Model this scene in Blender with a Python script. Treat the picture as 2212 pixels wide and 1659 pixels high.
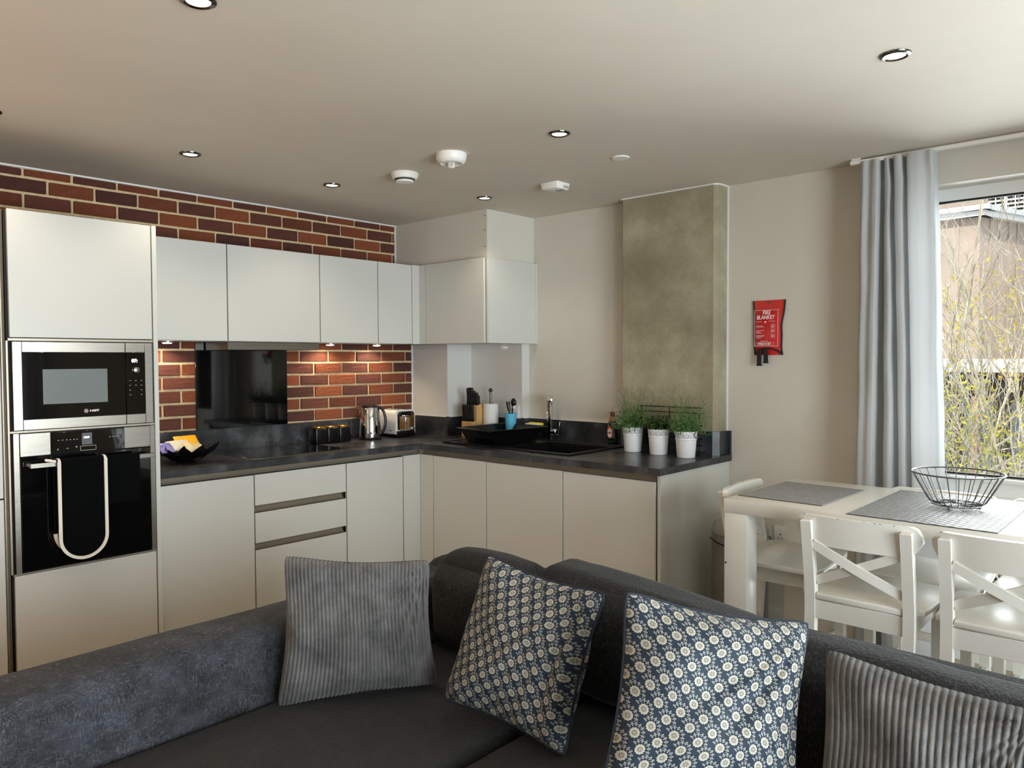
import bpy, bmesh, math, random
from mathutils import Vector, Matrix, noise
random.seed(7)
sc = bpy.context.scene
C = sc.collection
PI = math.pi
for o in list(bpy.data.objects):
    bpy.data.objects.remove(o)

# ------------------------------------------------------------------ camera
CAM = (-3.9788, -4.3264, 1.4461)
yaw, pitch, roll = math.radians(42.2303), math.radians(-1.8678), math.radians(-0.2358)
F = Vector((math.cos(pitch)*math.cos(yaw), math.cos(pitch)*math.sin(yaw), math.sin(pitch)))
R0 = Vector((math.sin(yaw), -math.cos(yaw), 0)); U0 = R0.cross(F)
RT = R0*math.cos(roll) + U0*math.sin(roll); UP = -R0*math.sin(roll) + U0*math.cos(roll)
cd = bpy.data.cameras.new('camera'); cam = bpy.data.objects.new('camera', cd); C.objects.link(cam)
cam.matrix_world = Matrix(((RT.x, UP.x, -F.x, CAM[0]), (RT.y, UP.y, -F.y, CAM[1]), (RT.z, UP.z, -F.z, CAM[2]), (0, 0, 0, 1)))
cd.sensor_width = 36; cd.lens = 1653.8565/2212*36; cd.clip_start = 0.05; cd.clip_end = 200
sc.camera = cam

# ------------------------------------------------------------------ world, sun, portals, exposure
sc.view_settings.view_transform = 'Standard'; sc.view_settings.look = 'None'
sc.view_settings.gamma = 1.0; sc.view_settings.use_curve_mapping = False
sc.view_settings.exposure = 0.9
w = bpy.data.worlds.new('world'); sc.world = w; w.use_nodes = True
bg = w.node_tree.nodes['Background']
bg.inputs[0].default_value = (0.86, 0.93, 1.0, 1); bg.inputs[1].default_value = 0.72
sc.cycles.max_bounces = 10; sc.cycles.diffuse_bounces = 5; sc.cycles.glossy_bounces = 4
sc.cycles.transmission_bounces = 4; sc.cycles.transparent_max_bounces = 16
sc.cycles.use_denoising = True; sc.cycles.caustics_reflective = False; sc.cycles.caustics_refractive = False
sc.cycles.sample_clamp_indirect = 6.0

def light(name, kind, loc, energy, color=(1, 1, 1), direction=None, parent=None, **kw):
    l = bpy.data.lights.new(name, kind); l.energy = energy; l.color = color
    for k, v in kw.items(): setattr(l, k, v)
    o = bpy.data.objects.new(name, l); C.objects.link(o)
    if parent:
        o.parent = parent; o.location = Vector(loc) - parent.location
    else: o.location = loc
    if direction is not None: o.rotation_euler = Vector(direction).to_track_quat('-Z', 'Y').to_euler()
    return o
light('sun', 'SUN', (-10, -8, 14), 2.8, (1.0, 0.95, 0.86), (0.62, 0.12, -0.72), angle=0.01)
WY0, WY1 = -3.27, -5.5          # right wall window, along y
BX0, BX1 = -4.9, -1.4           # front wall windows (behind the viewer), along x
YB = -6.6; XL = -6.2; ZC = 2.4
# daylight coming in at the two windows
light('daylight_right_window', 'AREA', (0.26, (WY0+WY1)/2, 1.2), 78, (0.90, 0.96, 1.0), (-1, 0, 0), shape='RECTANGLE', size=2.0, size_y=2.1)
light('daylight_front_window', 'AREA', ((BX0+BX1)/2, YB-0.19, 1.2), 232, (0.84, 0.92, 1.0), (0, 1, 0), shape='RECTANGLE', size=3.4, size_y=2.0)

# ------------------------------------------------------------------ materials
def lin(c):
    return tuple(((x/255)/12.92 if x/255 <= 0.04045 else ((x/255+0.055)/1.055)**2.4) for x in c)
class NT:
    def __init__(s, m): s.t = m.node_tree; s.n = s.t.nodes; s.l = s.t.links; s.b = s.n['Principled BSDF']
    def node(s, typ, **kw):
        n = s.n.new(typ)
        for k, v in kw.items():
            if k.startswith('i_'): n.inputs[int(k[2:])].default_value = v
            else: setattr(n, k, v)
        return n
    def link(s, a, b): s.l.new(a, b)
    def coord(s, kind='Object', scale=(1, 1, 1), rot=(0, 0, 0)):
        tc = s.n.new('ShaderNodeTexCoord'); mp = s.n.new('ShaderNodeMapping')
        mp.inputs['Scale'].default_value = scale; mp.inputs['Rotation'].default_value = rot
        s.link(tc.outputs[kind], mp.inputs[0]); return mp.outputs[0]
    def noise(s, vec, scale, detail=4, rough=0.5):
        n = s.node('ShaderNodeTexNoise'); n.inputs['Scale'].default_value = scale
        n.inputs['Detail'].default_value = detail; n.inputs['Roughness'].default_value = rough
        s.link(vec, n.inputs['Vector']); return n.outputs['Fac']
    def ramp(s, fac, stops):
        r = s.node('ShaderNodeValToRGB'); e = r.color_ramp.elements
        while len(e) < len(stops): e.new(0.5)
        for k, (p, c) in enumerate(stops): e[k].position = p; e[k].color = (*c, 1)
        s.link(fac, r.inputs[0]); return r.outputs[0]
    def bump(s, h, strength, dist=0.01):
        b = s.node('ShaderNodeBump'); b.inputs['Strength'].default_value = strength; b.inputs['Distance'].default_value = dist
        s.link(h, b.inputs['Height']); s.link(b.outputs[0], s.b.inputs['Normal']); return b
    def m(s, op, a, b=None, c=None):
        n = s.node('ShaderNodeMath', operation=op)
        for k, x in enumerate((a, b, c)):
            if x is None: continue
            if isinstance(x, (int, float)): n.inputs[k].default_value = x
            else: s.link(x, n.inputs[k])
        return n.outputs[0]
    def mix(s, fac, a, b):
        n = s.node('ShaderNodeMix', data_type='RGBA')
        for k, x in ((0, fac), (6, a), (7, b)):
            if isinstance(x, (int, float)): n.inputs[k].default_value = x
            elif isinstance(x, tuple): n.inputs[k].default_value = (*x, 1)
            else: s.link(x, n.inputs[k])
        return n.outputs[2]
def M(name, col, rough=0.5, metal=0.0, emit=None, es=0, coat=0, sheen=0, spec=None):
    m = bpy.data.materials.new(name); m.use_nodes = True; b = m.node_tree.nodes['Principled BSDF']
    b.inputs['Base Color'].default_value = (*lin(col), 1); b.inputs['Roughness'].default_value = rough
    b.inputs['Metallic'].default_value = metal
    if emit: b.inputs['Emission Color'].default_value = (*lin(emit), 1); b.inputs['Emission Strength'].default_value = es
    if coat: b.inputs['Coat Weight'].default_value = coat; b.inputs['Coat Roughness'].default_value = 0.05
    if sheen: b.inputs['Sheen Weight'].default_value = sheen; b.inputs['Sheen Roughness'].default_value = 0.4
    if spec is not None: b.inputs['Specular IOR Level'].default_value = spec
    return m
def Mn(name, stops, scale=8, rough=0.5, metal=0, bump=0, stretch=(1, 1, 1), detail=5, bscale=None, kind='Object', dist=0.005, sheen=0, spec=None, coat=0):
    m = M(name, (128, 128, 128), rough, metal, sheen=sheen, spec=spec, coat=coat); t = NT(m)
    v = t.coord(kind, stretch); f = t.noise(v, scale, detail, 0.6)
    t.link(t.ramp(f, [(p, lin(c)) for p, c in stops]), t.b.inputs['Base Color'])
    if bump:
        f2 = t.noise(v, bscale, detail, 0.6) if bscale else f
        t.bump(f2, bump, dist)
    return m
m_wall = Mn('wall_paint', [(0.3, (203, 198, 186)), (0.7, (208, 203, 192))], 3, 0.45, bump=0.05, bscale=180)
m_ceil = Mn('ceiling_paint', [(0.3, (209, 200, 186)), (0.7, (213, 205, 191))], 2, 0.75, bump=0.04, bscale=150)
m_trim = M('white_sealant', (226, 224, 222), 0.5)
m_mortar = Mn('lime_mortar', [(0.3, (196, 170, 128)), (0.7, (222, 198, 156))], 30, 0.95, bump=0.6, bscale=140)
def brickmat(name, a, b):
    m = M(name, a, 0.85); t = NT(m); v = t.coord('Object'); oi = t.node('ShaderNodeObjectInfo')
    f = t.noise(v, 22, 6, 0.65); r = t.m('ADD', t.m('MULTIPLY', f, 0.6), t.m('MULTIPLY', oi.outputs['Random'], 0.5))
    t.link(t.ramp(r, [(0.25, lin(a)), (0.8, lin(b))]), t.b.inputs['Base Color'])
    v2 = t.coord('Object', (14, 30, 55)); t.bump(t.noise(v2, 1.6, 7, 0.7), 1.0, 0.02); return m
m_bred = brickmat('red_brick', (112, 56, 36), (158, 84, 48))
m_bdark = brickmat('purple_brick', (84, 46, 38), (124, 68, 52))
m_door = M('greige_satin_lacquer', (200, 199, 192), 0.32, spec=0.45)
m_panel = M('greige_end_panel', (203, 202, 194), 0.38)
m_carc = M('carcass_dark_edge', (30, 30, 30), 0.7)
m_alu = M('brushed_aluminium_channel', (168, 158, 142), 0.38, 0.6)
m_gloss = M('white_gloss_panel', (214, 212, 206), 0.12, coat=0.3)
m_steel = Mn('brushed_stainless_steel', [(0.3, (150, 144, 134)), (0.7, (168, 161, 150))], 6, 0.3, 1.0, bump=0.06, stretch=(1, 1, 60), bscale=30)
m_chrome = M('polished_chrome', (215, 215, 215), 0.06, 1.0)
m_dchrome = M('dark_chrome', (95, 92, 88), 0.2, 1.0)
m_bglass = M('black_glass', (6, 6, 7), 0.03, coat=0.6)
m_bplas = M('black_plastic', (9, 9, 10), 0.28)
m_bmatte = M('black_matte', (14, 14, 15), 0.6)
m_black = M('black_shadow_gap', (8, 8, 8), 0.8)
m_wplas = M('white_plastic', (232, 228, 222), 0.4)
m_wmetal = M('white_powder_coat', (228, 228, 228), 0.3)
m_wood = Mn('pale_wood', [(0.3, (196, 152, 96)), (0.7, (222, 182, 124))], 4, 0.5, stretch=(8, 8, 1))
m_wpaint = Mn('white_wood_paint', [(0.3, (216, 213, 204)), (0.7, (222, 219, 211))], 3, 0.28, bump=0.02, bscale=60)
m_floor = Mn('oak_laminate', [(0.25, (156, 140, 120)), (0.75, (192, 176, 154))], 3, 0.45, stretch=(1, 9, 1))
m_frame = M('white_window_frame', (232, 233, 230), 0.35)
m_print = M('white_print', (245, 225, 222), 0.6)
m_grey = M('grey_print', (150, 150, 150), 0.5)
def worktop_mat():
    m = M('dark_stone_laminate', (60, 60, 60), 0.27); t = NT(m); v = t.coord('Object')
    n = t.noise(v, 5.5, 8, 0.62); n2 = t.noise(v, 60, 3, 0.6)
    f = t.m('ADD', t.m('MULTIPLY', n, 0.85), t.m('MULTIPLY', n2, 0.15))
    t.link(t.ramp(f, [(0.36, lin((34, 35, 37))), (0.5, lin((50, 51, 54))), (0.63, lin((84, 85, 88)))]), t.b.inputs['Base Color'])
    t.link(t.m('ADD', t.m('MULTIPLY', n, 0.2), 0.2), t.b.inputs['Roughness']); t.bump(n2, 0.05); return m
m_top = worktop_mat()
def concrete_mat():
    m = M('raw_concrete', (150, 140, 112), 0.85); t = NT(m); v = t.coord('Object')
    n = t.noise(v, 2.6, 7, 0.6); n2 = t.noise(v, 90, 3, 0.7); vo = t.node('ShaderNodeTexVoronoi'); vo.inputs['Scale'].default_value = 5.5
    t.link(v, vo.inputs['Vector']); pits = t.m('LESS_THAN', vo.outputs['Distance'], 0.03)
    base = t.ramp(t.m('ADD', t.m('MULTIPLY', n, 0.8), t.m('MULTIPLY', n2, 0.2)), [(0.36, lin((130, 120, 97))), (0.5, lin((150, 141, 116))), (0.64, lin((172, 164, 140)))])
    t.link(t.mix(pits, base, lin((80, 72, 55))), t.b.inputs['Base Color'])
    t.bump(t.m('SUBTRACT', n2, t.m('MULTIPLY', pits, 1.0)), 0.25, 0.004); return m
m_conc = concrete_mat()
def fabric_mat(name, dark, mid, hi, warp=(420, 420, 38), weft=(60, 60, 420), amt=1.0, sheen=0.05):
    """chenille: short bright threads in both directions over a mottled dark pile"""
    m = M(name, mid, 0.85, sheen=sheen); t = NT(m)
    base = t.ramp(t.noise(t.coord('Object'), 16, 5, 0.65), [(0.38, lin(dark)), (0.62, lin(mid))])
    n1 = t.noise(t.coord('Object', warp), 1.0, 2, 0.5); n2 = t.noise(t.coord('Object', weft), 1.0, 2, 0.5); patch = t.noise(t.coord('Object'), 7, 3, 0.6)
    th = t.m('MAXIMUM', n1, t.m('SUBTRACT', n2, 0.02)); th = t.m('ADD', th, t.m('MULTIPLY', t.m('SUBTRACT', patch, 0.5), 0.25))
    k = t.node('ShaderNodeMapRange'); k.inputs[1].default_value = 0.56; k.inputs[2].default_value = 0.76; k.inputs[4].default_value = amt; t.link(th, k.inputs[0])
    t.link(t.mix(k.outputs[0], base, lin(hi)), t.b.inputs['Base Color'])
    t.bump(t.m('ADD', n1, n2), 0.6, 0.004); return m
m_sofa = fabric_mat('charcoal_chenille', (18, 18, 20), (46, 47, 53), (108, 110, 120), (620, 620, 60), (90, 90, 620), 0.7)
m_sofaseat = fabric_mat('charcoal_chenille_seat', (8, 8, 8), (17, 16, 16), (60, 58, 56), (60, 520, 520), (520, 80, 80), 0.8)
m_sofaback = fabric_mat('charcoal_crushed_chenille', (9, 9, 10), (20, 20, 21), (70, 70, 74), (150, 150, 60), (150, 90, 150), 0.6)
def cord_mat():
    m = M('grey_corduroy', (112, 112, 118), 0.9, sheen=0.08); t = NT(m); v = t.coord('Object'); n = t.noise(v, 14, 5, 0.6); n2 = t.noise(v, 260, 3, 0.7)
    f = t.m('ADD', t.m('MULTIPLY', n, 0.7), t.m('MULTIPLY', n2, 0.3))
    t.link(t.ramp(f, [(0.35, lin((66, 65, 64))), (0.65, lin((108, 106, 104)))]), t.b.inputs['Base Color']); t.bump(n2, 0.5, 0.003); return m
m_cord = cord_mat()
def curtain_mat():
    m = M('pale_grey_curtain', (196, 198, 199), 0.55, sheen=0.1); t = NT(m)
    tr = t.node('ShaderNodeBsdfTranslucent'); tr.inputs[0].default_value = (*lin((190, 192, 194)), 1)
    mx = t.node('ShaderNodeMixShader'); mx.inputs[0].default_value = 0.3
    t.link(t.b.outputs[0], mx.inputs[1]); t.link(tr.outputs[0], mx.inputs[2]); t.link(mx.outputs[0], t.n['Material Output'].inputs[0]); return m
m_curt = curtain_mat()
def glass_mat():
    m = M('clear_pane', (255, 255, 255), 0.0); t = NT(m)
    g = t.node('ShaderNodeBsdfGlossy'); g.inputs['Roughness'].default_value = 0.0
    tr = t.node('ShaderNodeBsdfTransparent'); tr.inputs[0].default_value = (0.97, 0.98, 0.97, 1)
    fr = t.node('ShaderNodeFresnel'); fr.inputs[0].default_value = 1.45
    mx = t.node('ShaderNodeMixShader'); t.link(fr.outputs[0], mx.inputs[0]); t.link(tr.outputs[0], mx.inputs[1]); t.link(g.outputs[0], mx.inputs[2])
    t.link(mx.outputs[0], t.n['Material Output'].inputs[0]); return m
m_glass = glass_mat()
def floral_mat():
    """navy cotton with staggered cream daisies, thin curling stems and dots; drawn from the cushion's UV map"""
    m = M('navy_daisy_cotton', (30, 52, 78), 0.75, sheen=0.0); t = NT(m)
    tc = t.n.new('ShaderNodeTexCoord'); sp = t.node('ShaderNodeSeparateXYZ'); t.link(tc.outputs['UV'], sp.inputs[0])
    P = 8.7                                        # lattice cells across the cushion
    ca, sa = math.cos(0.2), math.sin(0.2)
    u0 = t.m('SUBTRACT', t.m('MULTIPLY', sp.outputs[0], P*ca), t.m('MULTIPLY', sp.outputs[1], P*sa)); v0 = t.m('ADD', t.m('MULTIPLY', sp.outputs[0], P*sa), t.m('MULTIPLY', sp.outputs[1], P*ca))
    u = t.m('ADD', u0, t.m('MULTIPLY', t.m('SINE', t.m('MULTIPLY', v0, 1.3)), 0.10)); v = t.m('ADD', v0, t.m('MULTIPLY', t.m('SINE', t.m('MULTIPLY', u0, 1.1)), 0.10))
    def cell(ou, ov):
        a = t.m('SUBTRACT', t.m('FRACT', t.m('ADD', u, ou)), 0.5); b = t.m('SUBTRACT', t.m('FRACT', t.m('ADD', v, ov)), 0.5)
        d = t.m('SQRT', t.m('ADD', t.m('MULTIPLY', a, a), t.m('MULTIPLY', b, b))); th = t.m('ARCTAN2', b, a); return a, b, d, th
    petals = None; dark = None; vine = None; dots = None
    mx = lambda x, y: y if x is None else t.m('MAXIMUM', x, y)
    for (ou, ov) in ((0, 0), (0.5, 0.5)):
        a, b, d, th = cell(ou, ov)
        rr = t.m('ADD', 0.205, t.m('MULTIPLY', t.m('COSINE', t.m('MULTIPLY', th, 11.0)), 0.014))
        petals = mx(petals, t.m('LESS_THAN', d, rr))
        ray = t.m('GREATER_THAN', t.m('COSINE', t.m('MULTIPLY', th, 9.0)), 0.0)
        ring = t.m('MULTIPLY', t.m('GREATER_THAN', d, 0.03), t.m('LESS_THAN', d, t.m('ADD', 0.118, t.m('MULTIPLY', t.m('COSINE', t.m('MULTIPLY', th, 18.0)), 0.02))))
        dark = mx(dark, t.m('MULTIPLY', ray, ring))
        up = t.m('GREATER_THAN', t.m('ADD', b, t.m('MULTIPLY', a, 0.4)), 0.0)
        rad = 0.345
        vine = mx(vine, t.m('MULTIPLY', t.m('LESS_THAN', t.m('ABSOLUTE', t.m('SUBTRACT', d, rad)), 0.012), up))
        off = t.m('ABSOLUTE', t.m('SUBTRACT', t.m('ABSOLUTE', t.m('SUBTRACT', d, rad)), 0.05))
        wob = t.m('MULTIPLY', t.m('SUBTRACT', t.m('COSINE', t.m('MULTIPLY', th, 14.0)), 0.15), 0.042)
        dots = mx(dots, t.m('MULTIPLY', t.m('LESS_THAN', off, wob), up))
    nz = t.noise(t.coord('UV', (60, 60, 60)), 1.0, 3)
    base = t.ramp(nz, [(0.35, lin((14, 27, 40))), (0.65, lin((22, 42, 60)))])
    c1 = t.mix(t.m('MAXIMUM', vine, dots), base, lin((150, 150, 145)))
    c2 = t.mix(petals, c1, lin((172, 167, 153))); c3 = t.mix(dark, c2, lin((44, 40, 44)))
    t.link(c3, t.b.inputs['Base Color']); t.bump(t.noise(t.coord('UV', (300, 300, 300)), 1.0, 2), 0.12, 0.002); return m
m_floral = floral_mat()
m_navy = M('navy_piping', (18, 27, 42), 0.7)

# ------------------------------------------------------------------ mesh helpers
class MB:
    def __init__(s): s.v = []; s.f = []
    def box(s, x0, y0, z0, x1, y1, z1):
        if x0 > x1: x0, x1 = x1, x0
        if y0 > y1: y0, y1 = y1, y0
        if z0 > z1: z0, z1 = z1, z0
        n = len(s.v)
        s.v += [(x0, y0, z0), (x1, y0, z0), (x1, y1, z0), (x0, y1, z0), (x0, y0, z1), (x1, y0, z1), (x1, y1, z1), (x0, y1, z1)]
        s.f += [tuple(n+i for i in q) for q in ((0, 3, 2, 1), (4, 5, 6, 7), (0, 1, 5, 4), (1, 2, 6, 5), (2, 3, 7, 6), (3, 0, 4, 7))]
        return s
    def hexa(s, b, t):                       # bottom 4 points, top 4 points (ccw from above)
        n = len(s.v); s.v += [tuple(p) for p in list(b)+list(t)]
        s.f += [tuple(n+i for i in q) for q in ((0, 3, 2, 1), (4, 5, 6, 7), (0, 1, 5, 4), (1, 2, 6, 5), (2, 3, 7, 6), (3, 0, 4, 7))]
        return s
    def prism(s, poly, z0, z1):              # poly in xy, ccw
        n = len(s.v); k = len(poly)
        s.v += [(x, y, z0) for x, y in poly] + [(x, y, z1) for x, y in poly]
        s.f.append(tuple(n+i for i in reversed(range(k)))); s.f.append(tuple(n+k+i for i in range(k)))
        for i in range(k): j = (i+1) % k; s.f.append((n+i, n+j, n+k+j, n+k+i))
        return s
    def tube(s, pts, r, n=8, closed=False, caps=True):
        pts = [Vector(p) for p in pts]; k = len(pts); base = len(s.v); prev = None
        for i, p in enumerate(pts):
            if closed: d = pts[(i+1) % k]-pts[i-1]
            else: d = pts[min(i+1, k-1)]-pts[max(i-1, 0)]
            d = d.normalized() if d.length > 1e-9 else Vector((0, 0, 1))
            if prev is None: a = d.orthogonal().normalized()
            else:
                a = prev-d*prev.dot(d)
                a = a.normalized() if a.length > 1e-6 else d.orthogonal().normalized()
            prev = a; b = d.cross(a); rr = r[i] if isinstance(r, (list, tuple)) else r
            for j in range(n):
                th = 2*PI*j/n; s.v.append(tuple(p+a*(math.cos(th)*rr)+b*(math.sin(th)*rr)))
        m = k if closed else k-1
        for i in range(m):
            for j in range(n):
                j2 = (j+1) % n; i2 = (i+1) % k
                s.f.append((base+i*n+j, base+i*n+j2, base+i2*n+j2, base+i2*n+j))
        if not closed and caps:
            s.f.append(tuple(base+j for j in reversed(range(n)))); s.f.append(tuple(base+(k-1)*n+j for j in range(n)))
        return s
    def lathe(s, prof, c=(0, 0, 0), n=32, axis='z', cap0=True, cap1=True):
        base = len(s.v); k = len(prof)
        for r, h in prof:
            for j in range(n):
                th = 2*PI*j/n; a, b = r*math.cos(th), r*math.sin(th)
                p = (a, b, h) if axis == 'z' else ((h, a, b) if axis == 'x' else (b, h, a))
                s.v.append((c[0]+p[0], c[1]+p[1], c[2]+p[2]))
        for i in range(k-1):
            for j in range(n):
                j2 = (j+1) % n; s.f.append((base+i*n+j, base+i*n+j2, base+(i+1)*n+j2, base+(i+1)*n+j))
        if cap0: s.f.append(tuple(base+j for j in reversed(range(n))))
        if cap1: s.f.append(tuple(base+(k-1)*n+j for j in range(n)))
        return s
    def ball(s, c, r, n=12, m=8, sx=1, sy=1, sz=1):
        prof = [(max(1e-4, math.sin(PI*i/m)), -math.cos(PI*i/m)) for i in range(m+1)]
        base = len(s.v); s.lathe(prof, (0, 0, 0), n, cap0=False, cap1=False)
        for i in range(base, len(s.v)):
            x, y, z = s.v[i]; s.v[i] = (c[0]+x*r*sx, c[1]+y*r*sy, c[2]+z*r*sz)
        return s
    def grid(s, fn, nu, nv):
        base = len(s.v)
        for j in range(nv+1):
            for i in range(nu+1): s.v.append(tuple(fn(i/nu, j/nv)))
        for j in range(nv):
            for i in range(nu):
                a = base+j*(nu+1)+i; s.f.append((a, a+1, a+nu+2, a+nu+1))
        return s
def WM(o):
    m = Matrix.Identity(4)
    while o is not None: m = o.matrix_basis @ m; o = o.parent
    return m
def obj(name, mb, mat, parent=None, bevel=0, seg=2, smooth=40, local=False, merge=False, kind=None, label=None, fixn=True):
    me = bpy.data.meshes.new(name); me.from_pydata(mb.v, [], mb.f)
    if parent is not None and not local: me.transform(WM(parent).inverted())
    if bevel or merge or fixn:
        bm = bmesh.new(); bm.from_mesh(me)
        if merge: bmesh.ops.remove_doubles(bm, verts=bm.verts, dist=1e-5)
        if bevel: bmesh.ops.bevel(bm, geom=list(bm.edges), offset=bevel, segments=seg, profile=0.5, affect='EDGES', clamp_overlap=True)
        if fixn: bmesh.ops.recalc_face_normals(bm, faces=bm.faces)
        bm.to_mesh(me); bm.free()
    me.materials.append(mat)
    if smooth:
        for p in me.polygons: p.use_smooth = True
        me.set_sharp_from_angle(angle=math.radians(smooth))
    o = bpy.data.objects.new(name, me); C.objects.link(o)
    if parent is not None: o.parent = parent
    if kind: o['kind'] = kind
    if label: o['label'] = label
    return o
def each(name, boxes, mat, parent, **kw):
    return [obj(name, B(*b), mat, parent, **kw) for b in boxes]
def thing(name, label, cat, loc=(0, 0, 0), rotz=0, group=None):
    o = bpy.data.objects.new(name, None); C.objects.link(o); o.empty_display_size = 0.05
    o.location = loc; o.rotation_euler = (0, 0, rotz); o['label'] = label; o['category'] = cat
    if group: o['group'] = group
    return o
def tag(o, label, cat, group=None):
    o['label'] = label; o['category'] = cat
    if group: o['group'] = group
    return o
def struct(name, mb, mat, **kw): return obj(name, mb, mat, kind='structure', **kw)
def dup(root, loc, rotz, label, group=None):
    r = root.copy(); C.objects.link(r); r.location = loc; r.rotation_euler = (0, 0, rotz); r['label'] = label
    if group: r['group'] = group
    for ch in list(root.children):
        c = ch.copy(); C.objects.link(c); c.parent = r
        for g in list(ch.children):
            d = g.copy(); C.objects.link(d); d.parent = c
    return r
def text(name, s, size, mat, parent, org, right, up, align='LEFT', bold=0.0, sx=1.0):
    cu = bpy.data.curves.new(name, 'FONT'); cu.body = s; cu.size = size; cu.align_x = align; cu.extrude = 0.0003; cu.offset = bold; cu.resolution_u = 3
    to = bpy.data.objects.new(name, cu); C.objects.link(to)
    me = bpy.data.meshes.new_from_object(to.evaluated_get(bpy.context.evaluated_depsgraph_get())); bpy.data.objects.remove(to)
    R, U = Vector(right).normalized(), Vector(up).normalized(); N = R.cross(U)
    me.transform(Matrix(((R.x*sx, U.x, N.x, org[0]), (R.y*sx, U.y, N.y, org[1]), (R.z*sx, U.z, N.z, org[2]), (0, 0, 0, 1))))
    if parent is not None: me.transform(WM(parent).inverted())
    me.materials.clear(); me.materials.append(mat)
    o = bpy.data.objects.new(name, me); C.objects.link(o); o.parent = parent; return o
def B(*a): return MB().box(*a)
def soft(x0, y0, z0, x1, y1, z1, r=0.05, puff=(0, 0, 0), n=12, nz=0.0, seed=0, top=None):
    """a rounded, puffed upholstery block"""
    c = Vector(((x0+x1)/2, (y0+y1)/2, (z0+z1)/2)); h = Vector((abs(x1-x0)/2, abs(y1-y0)/2, abs(z1-z0)/2)); mb = MB()
    def mp(p):
        q = Vector((p[0]*h.x, p[1]*h.y, p[2]*h.z)); k = Vector([max(-(h[i]-r), min(h[i]-r, q[i])) for i in range(3)]); d = q-k
        if d.length > 1e-9: q = k+d.normalized()*r
        t = [1-p[i]**2 for i in range(3)]
        q.x += puff[0]*p[0]*t[1]*t[2]; q.y += puff[1]*p[1]*t[0]*t[2]; q.z += puff[2]*p[2]*t[0]*t[1]
        if top: q.z += top(p)*max(0, p[2])
        if nz: q += noise.noise_vector((q+c)*5+Vector((seed, 0, 0)))*nz + noise.noise_vector((q+c)*14+Vector((0, seed, 0)))*nz*0.4
        return q+c
    def face(ax, sg):
        def fn(u, v):
            a = math.sin((u-0.5)*PI*0.98)/math.sin(PI*0.49); b = math.sin((v-0.5)*PI*0.98)/math.sin(PI*0.49)
            p = [0, 0, 0]; p[ax] = sg; p[(ax+1) % 3] = a; p[(ax+2) % 3] = b; return mp(p)
        mb.grid(fn, n, n)
    for ax in range(3):
        for sg in (-1, 1): face(ax, sg)
    return mb

# ------------------------------------------------------------------ room shell
struct('floor', B(XL-0.2, YB-0.2, -0.2, 0.3, 0.2, 0), m_floor)
struct('ceiling', B(XL-0.2, YB-0.2, ZC, 0.3, 0.2, ZC+0.25), m_ceil)
wb = struct('wall_back', B(XL-0.2, 0, 0, 0.3, 0.2, ZC), m_mortar)
struct('wall_left', B(XL-0.2, YB-0.2, 0, XL, 0, ZC), m_wall)
r_ = MB().box(0, WY0, 0, 0.3, 0, ZC).box(0, WY1, 2.245, 0.3, WY0, ZC).box(0, YB, 0, 0.3, WY1, ZC)
struct('wall_right', r_, m_wall, smooth=0)
f_ = MB().box(XL, YB-0.2, 0, BX0, YB, ZC).box(BX1, YB-0.2, 0, 0, YB, ZC).box(BX0, YB-0.2, 0, BX1, YB, 0.15).box(BX0, YB-0.2, 2.25, BX1, YB, ZC)
struct('wall_front', f_, m_wall, smooth=0)
struct('baseboard_right', MB().box(-0.014, WY0+0.02, 0, 0, -2.36, 0.1).box(-0.014, YB, 0, 0, WY1, 0.1), m_wpaint, bevel=0.003)
# bricks, laid in stretcher bond and alternating red and purple
bricks = {}
def brick_mesh(w_, h_, mat, k):
    key = (round(w_, 3), round(h_, 3), mat.name, k)
    if key not in bricks:
        mb = B(-w_/2, -0.009-0.0015*k, -h_/2, w_/2, 0.004, h_/2)
        me = bpy.data.meshes.new('brick'); me.from_pydata(mb.v, [], mb.f); bm = bmesh.new(); bm.from_mesh(me)
        bmesh.ops.bevel(bm, geom=list(bm.edges), offset=0.003, segments=1, affect='EDGES')
        for v in bm.verts: v.co += noise.noise_vector(v.co*40+Vector((k*7, 0, 0)))*0.0022
        bm.to_mesh(me); bm.free(); me.materials.append(mat); bricks[key] = me
    return bricks[key]
def lay(xa, xb, za, zb):
    for k in range(-8, 13):
        zt = 1.506+0.0766*k; zl = zt-0.0766
        if zl >= zb-0.01 or zt <= za+0.01: continue
        off = -0.373 if k % 2 == 0 else -0.485
        for n in range(-2, 16):
            xr = off-0.2192*n; xl = xr-0.2192
            a, b = max(xl, xa), min(xr, xb); lo, hi = max(zl, za), min(zt, zb)
            if b-a < 0.02: continue
            if k <= 3: red = (n % 2 == 0)
            else: red = (n+[0, 1, 1, 0][(k-9) % 4 if k >= 9 else 0]) % 2 == 0
            me = brick_mesh(b-a-0.013, hi-lo-0.0135, m_bred if red else m_bdark, random.randint(0, 2))
            o = bpy.data.objects.new('brick', me); C.objects.link(o); o.parent = wb
            o.location = ((a+b)/2, 0, (lo+hi)/2); o.rotation_euler = (0, random.uniform(-0.006, 0.006), random.uniform(-0.004, 0.004))
lay(-3.4, -0.462, 2.09, 2.396)
lay(-2.44, -1.925, 1.035, 1.58)
lay(-1.37, -0.312, 1.035, 1.58)
struct('trim_1', B(-3.9, -0.014, 2.392, -0.457, 0, 2.4), m_trim)
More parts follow.
